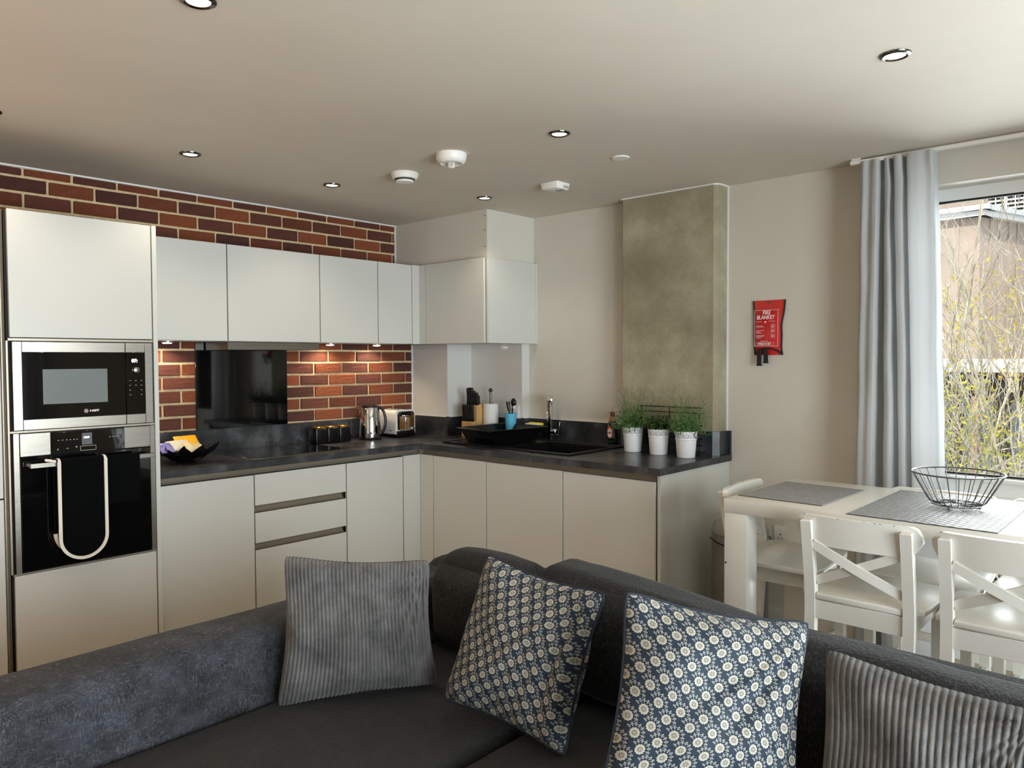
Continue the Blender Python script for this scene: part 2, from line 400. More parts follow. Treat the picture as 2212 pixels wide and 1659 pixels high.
# boxed-in corner above and below the corner wall unit
ws = struct('wall_soffit', MB().box(-0.457, -0.9206, 2.093, 0, 0, ZC), m_wall, smooth=0)
for z in (2.36, 2.27, 2.165): obj('screw', MB().lathe([(0.0035, 0), (0.0035, -0.002)], (-0.457, -0.9, z), 10, 'x'), m_black, ws)
struct('trim_2', B(-0.463, -0.012, 2.09, -0.457, 0, 2.392), m_trim)
bx = MB().box(-0.31, -0.385, 0.91, 0, -0.001, 1.552).box(-0.075, -0.875, 0.91, 0, -0.385, 1.552)
struct('wall_boxing', bx, m_gloss, smooth=0)
struct('trim_3', B(-0.318, -0.012, 1.04, -0.31, 0, 1.55), m_trim)

# concrete column
col = thing('concrete_column', 'raw concrete column with chamfered edges rising behind the potted plants', 'column', (-0.06, -2.02, 0))
poly = [(0, -1.700), (-0.09, -1.702), (-0.113, -1.72), (-0.113, -2.312), (-0.093, -2.332), (0, -2.338)]
cm = MB().prism(poly, 0.0, ZC-0.006)
obj('shaft', cm, m_conc, col, smooth=0)
obj('edge_sealant', MB().box(-0.006, -2.345, 1.03, 0.0, -2.338, ZC).prism([(0, -1.69), (-0.098, -1.692), (-0.12, -1.716), (-0.12, -2.316), (-0.096, -2.341), (0, -2.346)], ZC-0.007, ZC), m_trim, col, smooth=0)

# ------------------------------------------------------------------ tall units
FY = -0.606
def door(name, x0, z0, x1, z1, y, par, th=0.019, g=0.0015, mat=None, label=None):
    return obj(name, B(x0+g, y, z0+g, x1-g, y+th, z1-g), mat or m_door, par, bevel=0.0012, seg=1, label=label)
t = thing('oven_tower_cabinet', 'tall greige cabinet housing the built-in microwave and oven', 'cabinet', (-2.71, -0.3, 0))
obj('carcass', MB().box(-3.02, -0.58, 0.1, -2.424, -0.012, 2.08), m_carc, t)
door('door', -3.015, 1.545, -2.425, 2.086, FY, t)
door('drawer', -3.017, 0.1, -2.425, 0.534, FY, t)
obj('end_panel', B(-2.4215, FY-0.001, 0.0, -2.4005, -0.012, 2.086), m_panel, t, bevel=0.001, seg=1)
each('shelf_edge', [(-3.02, FY+0.002, 1.5325, -2.424, FY+0.04, 1.5425), (-3.02, FY+0.002, 1.1405, -2.424, FY+0.04, 1.1485), (-3.02, FY, 0.5355, -2.424, FY+0.04, 0.5405), (-3.0275, FY+0.004, 0.541, -3.0205, FY+0.04, 1.532)], m_alu, t)
obj('plinth', B(-3.02, -0.55, 0, -2.424, -0.53, 0.1), m_panel, t)
t = thing('tall_fridge_cabinet', 'tall greige cabinet with a vertical grip channel left of the ovens', 'cabinet', (-3.35, -0.3, 0))
obj('carcass', B(-3.66, -0.58, 0.1, -3.0285, -0.012, 2.07), m_carc, t)
door('door', -3.66, 0.870, -3.048, 2.086, FY, t); door('door', -3.66, 0.1, -3.048, 0.866, FY, t)
obj('grip_channel', MB().grid(lambda u, v: (-3.0475+0.019*u, FY+0.004+0.022*math.sin(PI*u*0.9), 0.1+1.98*v), 8, 1), m_alu, t)
obj('plinth', B(-3.66, -0.55, 0, -3.03, -0.53, 0.1), m_panel, t)

# microwave
t = thing('built_in_microwave', 'built-in stainless steel microwave with black glass door above the oven', 'microwave', (-2.72, -0.5, 1.155))
y = -0.614
SB = dict(bevel=0.001, seg=1)
each('side_trim', [(-3.008, y, 1.152, -2.973, -0.57, 1.528), (-2.466, y, 1.152, -2.432, -0.57, 1.528)], m_steel, t, **SB)
each('door_trim', [(-2.972, y, 1.484, -2.555, -0.57, 1.528), (-2.972, y, 1.152, -2.555, -0.57, 1.196)], m_steel, t, **SB)
each('control_trim', [(-2.5525, y, 1.484, -2.467, -0.57, 1.528), (-2.5525, y, 1.152, -2.467, -0.57, 1.196)], m_steel, t, **SB)
d = obj('door_glass', B(-2.972, y-0.002, 1.196, -2.555, -0.575, 1.484), m_bglass, t, bevel=0.001, seg=1)
m_mwin = M('grey_mesh_window', (118, 124, 124), 0.12, coat=0.4)
obj('window', B(-2.896, y-0.003, 1.259, -2.635, y-0.0018, 1.410), m_mwin, d)
text('lettering', 'NEFF', 0.013, m_print, d, (-2.712, y-0.0033, 1.218), (1, 0, 0), (0, 0, 1), sx=1.35, bold=0.0004)
obj('emblem', MB().lathe([(0.0085, 0), (0.0085, 0.0006), (0.0072, 0.0006), (0.0072, 0)], (-2.727, y-0.0034, 1.2225), 24, 'y', cap0=False, cap1=False), m_print, d)
text('emblem_letter', 'N', 0.011, m_print, d, (-2.7315, y-0.0033, 1.2185), (1, 0, 0), (0, 0, 1), bold=0.0003)
cp = obj('control_panel', B(-2.5525, y-0.002, 1.196, -2.467, -0.575, 1.484), m_bglass, t, bevel=0.001, seg=1)
m_led = M('white_led', (255, 255, 255), 0.5, emit=(235, 245, 255), es=3)
text('display', '07:', 0.022, m_led, cp, (-2.528, y-0.0033, 1.438), (1, 0, 0), (0, 0, 1), bold=0.0006)
obj('dial', MB().lathe([(0.014, 0), (0.014, -0.012), (0.011, -0.014)], (-2.509, y-0.002, 1.402), 24, 'y'), m_steel, cp)
kb = MB()
for i, (a, b) in enumerate([(a, b) for b in (1.353, 1.331, 1.309, 1.287) for a in (-2.536, -2.510, -2.485)]):
    if i in (7, 10): continue
    kb.box(a-0.0035, y-0.0026, b-0.0012, a+0.0035, y-0.0019, b+0.0012)
obj('keypad', kb, m_grey, cp)

# oven
t = thing('built_in_oven', 'built-in black glass oven with steel trim and square bar handle', 'oven', (-2.72, -0.5, 0.54))
each('side_trim', [(-3.012, y, 0.543, -2.990, -0.57, 1.139), (-2.449, y, 0.543, -2.427, -0.57, 1.139)], m_steel, t, **SB)
each('control_fascia', [(-2.9885, y-0.004, 1.040, -2.873, -0.58, 1.137), (-2.567, y-0.004, 1.040, -2.4505, -0.58, 1.137)], m_steel, t, **SB)
p = obj('control_panel', B(-2.873, y-0.005, 1.040, -2.567, -0.58, 1.134), m_bglass, t, bevel=0.001, seg=1)
g = MB()
for a in (-2.842, -2.826, -2.81, -2.795, -2.78, -2.768, -2.63, -2.618, -2.606, -2.594): g.box(a-0.003, y-0.0056, 1.0975, a+0.003, y-0.0049, 1.1005)
g.box(-2.848, y-0.0056, 1.056, -2.843, y-0.0049, 1.062).box(-2.812, y-0.0056, 1.06, -2.802, y-0.0049, 1.0625).box(-2.774, y-0.0056, 1.062, -2.768, y-0.0049, 1.068)
obj('printed_marks', g, m_grey, p, kind='stuff')
m_disp = M('oven_display', (70, 72, 74), 0.2, emit=(120, 125, 130), es=0.15)
dd = obj('display', B(-2.748, y-0.0056, 1.072, -2.706, y-0.0049, 1.124), m_disp, p)
text('display_text', '12:08', 0.011, m_led, dd, (-2.742, y-0.0062, 1.101), (1, 0, 0), (0, 0, 1))
fr = MB()
for (a, b, c2, d2) in ((-2.755, 1.046, -2.690, 1.0475), (-2.755, 1.0655, -2.690, 1.067), (-2.755, 1.046, -2.7535, 1.067), (-2.6915, 1.046, -2.690, 1.067)): fr.box(a, y-0.0056, b, c2, y-0.0049, d2)
obj('button_outline', fr, m_steel, p)
obj('door_glass', B(-2.9885, y-0.002, 0.549, -2.4505, -0.58, 1.036), m_bglass, t, bevel=0.001, seg=1)
obj('lower_trim', B(-2.9885, y-0.001, 0.543, -2.4505, -0.58, 0.5475), m_chrome, t)
hd = obj('handle', MB().box(-2.965, -0.668, 0.992, -2.452, -0.652, 1.012).box(-2.962, -0.653, 0.995, -2.947, -0.614, 1.009).box(-2.47, -0.653, 0.995, -2.455, -0.614, 1.009), m_steel, t, bevel=0.0015, seg=1)

# double oven glove over the handle
t = thing('oven_glove', 'black double oven glove with cream binding hung over the oven handle', 'oven glove', (-2.77, -0.665, 1.0))
def glove(y0, zb, xs, wd=0.098):
    """outline of one hanging mitt, x half width wd"""
    pts = []
    for i in range(25):
        th = PI*i/24; pts.append((xs+wd*math.cos(th), zb+wd*(1-math.sin(th))))
    return pts
ol = glove(0, 0.578, -2.769)
def sheet(poly, z1, yf, th):
    mb = MB(); n = len(poly); fr = [(x, yf, z) for x, z in poly]; bk = [(x, yf+th, z) for x, z in poly]
    top = [(poly[-1][0], yf, z1), (poly[0][0], yf, z1)]; topb = [(poly[-1][0], yf+th, z1), (poly[0][0], yf+th, z1)]
    a = fr+top; b = bk+topb; k = len(a); mb.v = a+b; mb.f = [tuple(range(k)), tuple(reversed(range(k, 2*k)))]
    for i in range(k): j = (i+1) % k; mb.f.append((i, j, k+j, k+i))
    return mb
m_glove = M('black_towelling', (5, 6, 7), 1.0, spec=0.1); m_bind = M('cream_binding', (226, 220, 208), 0.85)
pd = obj('front_pad', sheet(ol, 1.016, -0.684, 0.014), m_glove, t, smooth=30)
obj('back_pad', sheet([(x-0.006, z+0.02) for x, z in ol], 1.016, -0.646, 0.012), m_glove, t, smooth=30)
obj('second_mitt', B(-2.664, -0.678, 0.80, -2.522, -0.668, 1.016), m_glove, t, bevel=0.003)
obj('second_mitt', MB().grid(lambda u, v: (-2.664+0.142*u, -0.66-0.018*math.cos(PI*v), 1.014+0.006*math.sin(PI*v)), 4, 8), m_glove, t)
obj('saddle', MB().grid(lambda u, v: (-2.769-0.098+0.196*u, -0.66-0.024*math.cos(PI*v), 1.012+0.012*math.sin(PI*v)), 4, 10), m_glove, t)
def binding(xo, zo, yy): return [(x+xo, yy, z+zo) for x, z in ol]
fb = [(-2.671, -0.686, 1.012)] + binding(0, 0, -0.686) + [(-2.867, -0.686, 1.012)]
def flat_band(path, wd, th):
    mb = MB(); c = Vector((-2.769, 0, 0.9)); P_ = [Vector(p) for p in path]; n = len(P_)
    for i, p in enumerate(P_):
        d = (P_[min(i+1, n-1)]-P_[max(i-1, 0)]).normalized(); s = Vector((-d.z, 0, d.x))
        if s.dot(Vector((-2.769, 0, 0.75))-Vector((p.x, 0, p.z))) < 0: s = -s
        q = p+s*wd-Vector((0, 0, 0)); o_ = p-s*0.002
        for k, (a, yy) in enumerate(((o_, -th), (q, -th), (q, th), (o_, th))): mb.v.append((a.x, p.y+yy, a.z))
    for i in range(n-1):
        for k in range(4): k2 = (k+1) % 4; mb.f.append((i*4+k, i*4+k2, i*4+4+k2, i*4+4+k))
    mb.f += [(0, 1, 2, 3), ((n-1)*4+3, (n-1)*4+2, (n-1)*4+1, (n-1)*4)]; return mb
obj('binding', flat_band(fb, 0.011, 0.004), m_bind, pd)
for xx in (-2.867, -2.682): obj('binding', MB().grid(lambda u, v: (xx+0.011*u, -0.66-0.027*math.cos(PI*v), 1.012+0.014*math.sin(PI*v)), 2, 10), m_bind, t)
obj('binding', flat_band([(x-0.006, -0.64, z+0.02) for x, z in ol], 0.011, 0.008), m_bind, t)
obj('hanging_loop', MB().tube([(-2.872, -0.676, 1.014), (-2.89, -0.674, 1.018), (-2.905, -0.664, 1.022), (-2.885, -0.655, 1.018)], 0.006, 8), m_bind, t)

# ------------------------------------------------------------------ wall units on the brick wall
ZB, ZW, WY = 1.552, 2.0905, -0.3025
def wall_unit(x0, x1, label, extra=None):
    t = thing('wall_cabinet', label, 'cabinet', ((x0+x1)/2, -0.15, ZB), group='wall cabinets along the brick wall')
    obj('carcass', B(x0+0.001, -0.281, ZB+0.003, x1-0.001, -0.012, ZW-0.003), m_carc, t)
    obj('underside_panel', B(x0+0.001, -0.28, ZB-0.001, x1-0.001, -0.012, ZB+0.0025), m_panel, t)
    obj('top_panel', B(x0+0.001, -0.28, ZW-0.0028, x1-0.001, -0.012, ZW-0.001), m_panel, t)
    door('door', x0, ZB-0.002, x1, ZW, WY, t, g=0.0032); return t
for a, b, l in ((-2.3985, -1.887, 'leftmost wall cabinet, beside the oven tower'), (-1.887, -1.289, 'widest wall cabinet, directly over the steel extractor'),
                (-1.289, -0.846, 'third wall cabinet from the ovens, right of the extractor'), (-0.846, -0.556, 'narrowest wall cabinet of the brick wall, next to the corner')):
    wall_unit(a, b, l)
t = thing('corner_wall_cabinet', 'greige corner wall cabinet under the boxed-in ceiling section', 'cabinet', (-0.25, -0.5, ZB))
obj('carcass', MB().box(-0.47, -0.9245, ZB+0.002, -0.002, -0.387, ZW-0.002).box(-0.556, -0.281, ZB+0.002, -0.47, -0.012, ZW-0.002).box(-0.47, -0.386, ZB+0.003, -0.312, -0.014, ZW-0.002), m_carc, t)
obj('corner_filler', MB().box(-0.554, WY, ZB-0.002, -0.492, WY+0.019, ZW).box(-0.492, -0.364, ZB-0.002, -0.473, WY+0.019, ZW), m_door, t, bevel=0.001, seg=1)
obj('door', B(-0.492, -0.922, ZB-0.002, -0.473, -0.368, ZW), m_door, t, bevel=0.0012, seg=1)
obj('end_panel', B(-0.4735, -0.9435, ZB-0.003, -0.002, -0.9255, ZW), m_door, t, bevel=0.001, seg=1)
obj('wall_scribe', B(-0.012, -0.9495, ZB-0.003, 0.0, -0.9435, ZW), m_panel, t)
obj('underside_panel', MB().box(-0.472, -0.925, ZB-0.002, -0.002, -0.387, ZB+0.001), m_panel, t)

# extractor, splashback
t = thing('extractor_hood', 'slim pull-out stainless steel extractor below the wide wall cabinet', 'extractor', (-1.59, -0.16, 1.503))
obj('front_strip', B(-1.884, -0.292, 1.505, -1.294, -0.278, 1.548), m_steel, t, bevel=0.001, seg=1)
obj('body', B(-1.884, -0.278, 1.505, -1.294, -0.03, 1.549), m_steel, t, bevel=0.001, seg=1)
tag(obj('glass_splashback', B(-1.940, -0.018, 1.041, -1.349, -0.011, 1.550), m_bglass, bevel=0.001, seg=1), 'black glass splashback panel on the brickwork behind the hob', 'splashback')

# ------------------------------------------------------------------ base units
ZD = 0.838; BY = -0.586; SX = -0.742
def chan(x0, x1, par, z0=0.840, z1=0.8735, y=-0.572):
    return obj('handle_channel', MB().grid(lambda u, v: (x0+(x1-x0)*u, y+0.02*math.sin(PI*v), z0+(z1-z0)*v), 1, 6), m_alu, par)
def base_unit(x0, x1, label, drawers=False):
    t = thing('base_cabinet', label, 'cabinet', ((x0+x1)/2, -0.3, 0), group='base cabinets below the brick wall')
    obj('carcass', B(x0+0.001, -0.548, 0.1, x1-0.001, -0.012, 0.868), m_carc, t); chan(x0, x1, t)
    if drawers:
        for z0, z1 in ((0.667, ZD), (0.465, 0.632), (0.1, 0.432)): door('drawer_front', x0, z0, x1, z1, BY, t, g=0.003)
        for z0, z1 in ((0.633, 0.668), (0.433, 0.466)): chan(x0+0.004, x1-0.01, t, z0, z1)
    else: door('door', x0, 0.1, x1, ZD, BY, t, g=0.0034)
    obj('plinth', B(x0, -0.53, 0, x1, -0.515, 0.098), m_panel, t); return t
base_unit(-2.398, -1.900, 'base cabinet with one wide door beside the oven tower')
base_unit(-1.900, -1.312, 'drawer base cabinet with three drawer fronts under the hob', True)
base_unit(-1.312, -0.882, 'narrow single-door base cabinet right of the drawers')
t = thing('corner_base_cabinet', 'blind corner of the base cabinets with two narrow filler strips', 'cabinet', (-0.6, -0.5, 0))
obj('carcass', MB().box(-0.881, -0.548, 0.1, -0.1, -0.012, 0.868), m_carc, t)
obj('filler_strip', MB().box(-0.879, BY, 0.1, SX, BY+0.019, ZD), m_door, t, bevel=0.001, seg=1)
obj('filler_strip', MB().box(SX, -0.707, 0.1, SX+0.019, BY, ZD), m_door, t, bevel=0.001, seg=1)
chan(-0.882, SX, t)
def chany(y0, y1, par):
    return obj('handle_channel', MB().grid(lambda u, v: (-0.729+0.02*math.sin(PI*v), y0+(y1-y0)*u, 0.840+0.0335*v), 1, 6), m_alu, par)
chany(-0.572, -0.709, t)
obj('corner_post', B(-0.742, -0.5862, 0.8385, -0.70, -0.545, 0.8735), m_alu, t)
def base_unit_y(y0, y1, label):
    t = thing('base_cabinet', label, 'cabinet', (-0.4, (y0+y1)/2, 0), group='base cabinets below the sink worktop')
    obj('carcass', B(-0.705, y0-0.001, 0.1, -0.14, y1+0.001, 0.70), m_carc, t); chany(y0, y1, t)
    obj('door', B(SX, y0-0.0032, 0.1, SX+0.019, y1+0.0032, ZD), m_door, t, bevel=0.0012, seg=1)
    obj('plinth', B(-0.69, y0, 0, -0.675, y1, 0.098), m_panel, t)
base_unit_y(-0.709, -1.177, 'sink-side base cabinet nearest the inner corner')
base_unit_y(-1.177, -1.755, 'middle sink-side base cabinet, below the sink bowl')
base_unit_y(-1.755, -2.333, 'sink-side base cabinet nearest the open end, below the plants')
tag(obj('end_panel', B(-0.728, -2.356, 0, -0.001, -2.337, 0.8735), m_panel, bevel=0.001, seg=1), 'full-height greige end panel closing the worktop run', 'panel')

# ------------------------------------------------------------------ worktop and upstand
ZK = 0.91; ZKB = 0.874
wt = thing('kitchen_worktop', 'dark grey stone-effect L-shaped worktop with upstand', 'worktop', (-0.76, -0.6, ZK))
WXF = -0.7616; sy0, sy1, sx0, sx1 = -1.215, -1.69, -0.61, -0.20
slab = MB().prism([(-2.3985, -0.606), (WXF, -0.606), (WXF, sy0), (-0.0, sy0), (-0.0, -0.0), (-2.3985, 0.0)], ZKB, ZK)
slab.box(WXF, sy1, ZKB, sx0, sy0, ZK).box(sx1, sy1, ZKB, 0, sy0, ZK).box(WXF, -2.3703, ZKB, 0, sy1, ZK)
obj('slab', slab, m_top, wt, smooth=0)
u = MB().box(-2.3985, -0.016, ZK, -0.312, -0.001, 1.041)
u.box(-0.326, -0.3862, ZK, -0.311, -0.016, 1.041).box(-0.326, -0.4, ZK, -0.076, -0.3862, 1.041).box(-0.09, -0.8762, ZK, -0.076, -0.4, 1.041).box(-0.09, -0.89, ZK, -0.001, -0.8762, 1.041)
u.box(-0.015, -1.695, ZK, -0.001, -0.89, 1.041)
k = [(-0.001, -1.69), (-0.098, -1.692), (-0.126, -1.716), (-0.126, -2.318), (-0.1, -2.345), (-0.001, -2.352)]
u.prism([(-0.001, -1.695), (-0.094, -1.697), (-0.128, -1.716), (-0.128, -2.318), (-0.1, -2.348), (-0.016, -2.352), (-0.016, -2.3695), (-0.001, -2.3695)], ZK, 1.041)
obj('upstand', u, m_top, wt, smooth=0)
struct('trim_4', MB().box(-0.3275, -0.4015, 1.041, -0.31, -0.001, 1.0445).box(-0.3275, -0.4015, 1.041, -0.076, -0.385, 1.0445).box(-0.0915, -0.8915, 1.041, -0.074, -0.386, 1.0445).box(-0.0915, -0.8915, 1.041, 0, -0.875, 1.0445).box(-0.0165, -1.695, 1.041, 0, -0.8915, 1.0445), m_trim)

# hob
t = thing('induction_hob', 'flat black glass hob with a thin steel edge set in the worktop', 'hob', (-1.575, -0.28, ZK))
obj('edge_trim', B(-1.884, -0.541, ZK, -1.262, -0.027, ZK+0.0035), m_steel, t, bevel=0.001, seg=1)
gl = obj('glass', B(-1.881, -0.536, ZK+0.003, -1.265, -0.031, ZK+0.0065), m_bglass, t, bevel=0.001, seg=1)
rg = MB()
for (cx_, cy_, r__) in ((-1.74, -0.17, 0.09), (-1.74, -0.39, 0.075), (-1.42, -0.17, 0.075), (-1.42, -0.39, 0.1)):
    rg.lathe([(r__, 0), (r__, 0.0004), (r__-0.002, 0.0004), (r__-0.002, 0)], (cx_, cy_, ZK+0.0064), 40, cap0=False, cap1=False)
obj('zone_rings', rg, m_bmatte, gl)

# sink
m_comp = M('black_composite', (13, 13, 13), 0.33)
t = thing('inset_sink', 'black composite inset sink with ribbed drainer under the dish tray', 'sink', (-0.42, -1.22, ZK))
rim = MB().box(-0.655, sy0, ZK, -0.12, -0.715, ZK+0.006).box(-0.655, -1.735, ZK, sx0, sy0, ZK+0.006).box(sx1, -1.735, ZK, -0.12, sy0, ZK+0.006).box(sx0, -1.735, ZK, sx1, sy1, ZK+0.006)
obj('rim', rim, m_comp, t, smooth=0)
ed = MB().tube([(-0.655, -0.715, ZK+0.006), (-0.655, -1.735, ZK+0.006), (-0.12, -1.735, ZK+0.006), (-0.12, -0.715, ZK+0.006)], 0.005, 8, closed=True)
obj('rim_bead', ed, m_comp, t)
bw = MB().box(sx0, sy1, 0.72, sx1, sy0, 0.724).box(sx0, sy1, 0.72, sx0+0.004, sy0, ZK+0.004).box(sx1-0.004, sy1, 0.72, sx1, sy0, ZK+0.004).box(sx0, sy1, 0.72, sx1, sy1+0.004, ZK+0.004).box(sx0, sy0-0.004, 0.72, sx1, sy0, ZK+0.004)
obj('bowl', bw, m_comp, t, smooth=0)
obj('drain', MB().lathe([(0.035, 0), (0.035, 0.003), (0.02, 0.001)], (-0.4, -1.45, 0.724), 24), m_chrome, t)
rb = MB()
for i in range(7): rb.box(-0.60, -0.79-0.05*i, ZK+0.006, -0.22, -0.80-0.05*i, ZK+0.0085)
obj('drainer_ribs', rb, m_comp, t)

# tap
t = thing('kitchen_tap', 'square chrome mixer tap with side lever behind the sink', 'tap', (-0.075, -1.12, ZK))
obj('base_plate', MB().lathe([(0.028, 0.0), (0.028, 0.006), (0.024, 0.008)], (-0.075, -1.12, ZK), 28), m_chrome, t)
obj('column', B(-0.088, -1.135, ZK+0.008, -0.06, -1.105, 1.197), m_chrome, t, bevel=0.002)
dx_, dy_ = -0.775, -0.632; nx_, ny_ = 0.632*0.015, -0.775*0.015; tx_, ty_ = -0.074, -1.12
def spq(r, z, w_=1): return [(tx_+dx_*r+nx_*w_, ty_+dy_*r+ny_*w_, z), (tx_+dx_*r-nx_*w_, ty_+dy_*r-ny_*w_, z)]
a_, b_, c__, d_ = spq(0.165, 1.168), spq(0.0, 1.178), spq(0.165, 1.194), spq(-0.012, 1.207)
obj('spout', MB().hexa([a_[0], a_[1], b_[1], b_[0]], [c__[0], c__[1], d_[1], d_[0]]), m_chrome, t, bevel=0.002)
obj('nozzle', MB().lathe([(0.010, 1.15), (0.010, 1.17)], (tx_+dx_*0.15, ty_+dy_*0.15, 0), 16), m_dchrome, t)
obj('valve_body', MB().lathe([(0.02, -1.185), (0.022, -1.182), (0.022, -1.14), (0.018, -1.136)], (-0.075, 0, 0.965), 24, 'y'), m_chrome, t)
obj('lever', MB().hexa([(-0.083, -1.192, 0.955), (-0.068, -1.192, 0.955), (-0.068, -1.184, 0.955), (-0.083, -1.184, 0.955)], [(-0.086, -1.212, 1.035), (-0.062, -1.212, 1.035), (-0.062, -1.204, 1.035), (-0.086, -1.204, 1.035)]), m_chrome, t, bevel=0.001, seg=1)

# under-cabinet puck lights
m_lens = M('lit_lens', (255, 255, 255), 0.4, emit=(255, 246, 226), es=14)
for x, l in ((-2.145, 'small round light under the wall cabinet beside the oven tower'), (-1.095, 'small round light under the wall cabinet just right of the extractor'), (-0.72, 'small round light under the wall cabinet over the kettle')):
    t = thing('under_cabinet_light', l, 'light', (x, -0.12, ZB-0.001), group='under cabinet lights')
    obj('rim', MB().lathe([(0.034, 0), (0.034, -0.006), (0.027, -0.009)], (x, -0.12, ZB-0.001), 28), m_chrome, t)
    obj('lens', MB().lathe([(0.025, -0.0085), (0.024, -0.011), (0.014, -0.013)], (x, -0.12, ZB-0.001), 24), m_lens, t)
    light('puck_lamp', 'SPOT', (x, -0.12, ZB-0.018), 4.0, (1.0, 0.80, 0.55), (0, 0.25, -1), parent=t, spot_size=2.4, spot_blend=0.6, shadow_soft_size=0.02)

# ------------------------------------------------------------------ ceiling fittings
m_bulb = M('lit_bulb', (255, 255, 255), 0.4, emit=(255, 240, 210), es=9)
DL = [(-2.332, -0.831, 'recessed downlight nearest the oven tower'), (-1.52, -0.775, 'recessed downlight above the hob cabinets'),
      (-0.709, -1.146, 'recessed downlight beside the boxed-in ceiling corner'), (-1.418, -2.278, 'recessed downlight between the smoke alarm and the round ceiling plate'),
      (-1.353, -3.58, 'recessed downlight over the white bar table'), (-3.008, -2.327, 'downlight cut by the top edge of the picture'),
      (-3.135, -0.87, 'dark downlight rim just entering at the left edge')]
for x, y_, l in DL:
    t = thing('downlight', l, 'light', (x, y_, ZC), group='recessed ceiling downlights')
    obj('trim_ring', MB().lathe([(0.047, 0), (0.046, -0.004), (0.037, -0.008), (0.031, -0.004), (0.031, 0)], (x, y_, ZC), 36, cap0=False, cap1=False), m_dchrome, t)
    obj('lamp', MB().lathe([(0.031, -0.001), (0.029, -0.003), (0.012, -0.0035)], (x, y_, ZC), 28), m_bulb, t)
    light('downlight_lamp', 'SPOT', (x, y_, ZC-0.02), 5, (1.0, 0.87, 0.70), (0, 0, -1), parent=t, spot_size=2.2, spot_blend=0.7, shadow_soft_size=0.03)
t = thing('heat_alarm', 'deep round white alarm with a vented tip, the larger of two', 'alarm', (-1.505, -1.705, ZC))
c = (-1.505, -1.705, ZC)
obj('body', MB().lathe([(0.072, 0), (0.072, -0.012), (0.069, -0.03), (0.06, -0.042), (0.05, -0.045), (0.048, -0.041), (0.014, -0.04)], c, 40), m_wplas, t)
v = MB()
for i in range(10): th = 2*PI*i/10; v.box(c[0]+0.013*math.cos(th)-0.002, c[1]+0.013*math.sin(th)-0.002, ZC-0.062, c[0]+0.013*math.cos(th)+0.002, c[1]+0.013*math.sin(th)+0.002, ZC-0.04)
obj('vent_cage', v.lathe([(0.016, -0.06), (0.016, -0.064), (0.012, -0.066)], c, 20), m_wplas, t)
obj('sensor', MB().lathe([(0.009, -0.04), (0.009, -0.06)], c, 16), m_black, t)
t = thing('smoke_detector', 'flat round white detector with a dark slot ring', 'detector', (-1.415, -1.262, ZC))
c = (-1.415, -1.262, ZC)
obj('base', MB().lathe([(0.07, 0), (0.072, -0.006), (0.062, -0.03), (0.056, -0.032)], c, 40), m_wplas, t)
obj('slot_ring', MB().lathe([(0.052, -0.031), (0.05, -0.037)], c, 36), m_black, t)
obj('cap', MB().lathe([(0.044, -0.036), (0.047, -0.04), (0.043, -0.047), (0.02, -0.049)], c, 36), m_wplas, t)
t = thing('gas_alarm', 'square white slotted alarm box on the ceiling before the boxed-in corner', 'alarm', (-0.705, -1.675, ZC))
obj('body', MB().hexa([(-0.755, -1.73, ZC-0.035), (-0.655, -1.73, ZC-0.035), (-0.655, -1.625, ZC-0.035), (-0.755, -1.625, ZC-0.035)], [(-0.762, -1.737, ZC), (-0.648, -1.737, ZC), (-0.648, -1.618, ZC), (-0.762, -1.618, ZC)]), m_wplas, t, bevel=0.004)
v = MB()
for i in range(6): v.box(-0.70+0.007*i, -1.7345, ZC-0.028, -0.6965+0.007*i, -1.731, ZC-0.012)
for i in range(5): v.box(-0.70+0.008*i, -1.72, ZC-0.036, -0.696+0.008*i, -1.67, ZC-0.0345)
obj('vent_slots', v, m_grey, t)
tag(obj('ceiling_plate', MB().lathe([(0.042, 0), (0.043, -0.003), (0.040, -0.006)], (-0.915, -2.247, ZC), 36), m_wplas), 'plain flat round white blanking plate on the ceiling', 'plate')

# ------------------------------------------------------------------ window, curtain
wn = thing('window_1', 'window', 'window', (0.17, (WY0+WY1)/2, 0)); del wn['label']; del wn['category']; wn['kind'] = 'structure'
fx0, fx1 = 0.14, 0.20
wf = MB().box(fx0, WY1, 2.19, fx1, WY0, 2.245).box(fx0, WY0-0.055, 0.0, fx1, WY0, 2.19).box(fx0, WY1, 0.0, fx1, WY1+0.055, 2.19).box(fx0, WY1, 0.0, fx1, WY0, 0.09)
wf.box(fx0, WY1, 0.80, fx1, WY0, 0.888).box(fx0, -4.46, 0.09, fx1, -4.40, 2.19)
obj('window_frame', wf, m_frame, wn, smooth=0)
obj('sill_ledge', B(0.10, WY1, 0.868, 0.14, WY0, 0.885), m_frame, wn, bevel=0.002)
obj('spandrel_panel', B(0.155, WY1+0.05, 0.50, 0.185, WY0-0.05, 0.80), m_frame, wn)
gk = MB()
for a, b in ((WY0-0.055, -4.40), (-4.46, WY1+0.055)):
    for z0, z1 in ((0.888, 2.19),):
        gk.box(0.150, b, z1-0.008, 0.170, a, z1).box(0.150, b, z0, 0.170, a, z0+0.008).box(0.150, a-0.008, z0, 0.170, a, z1).box(0.150, b, z0, 0.170, b+0.008, z1)
obj('glazing_gasket', gk, m_black, wn, smooth=0)
for a, b in ((WY0-0.055, -4.40), (-4.46, WY1+0.055)):
    for z0, z1 in ((0.888, 2.19), (0.09, 0.50)): obj('pane', B(0.158, b, z0, 0.162, a, z1), m_glass, wn)
w2 = thing('window_2', 'x', 'x', ((BX0+BX1)/2, YB-0.1, 0)); del w2['label']; del w2['category']; w2['kind'] = 'structure'
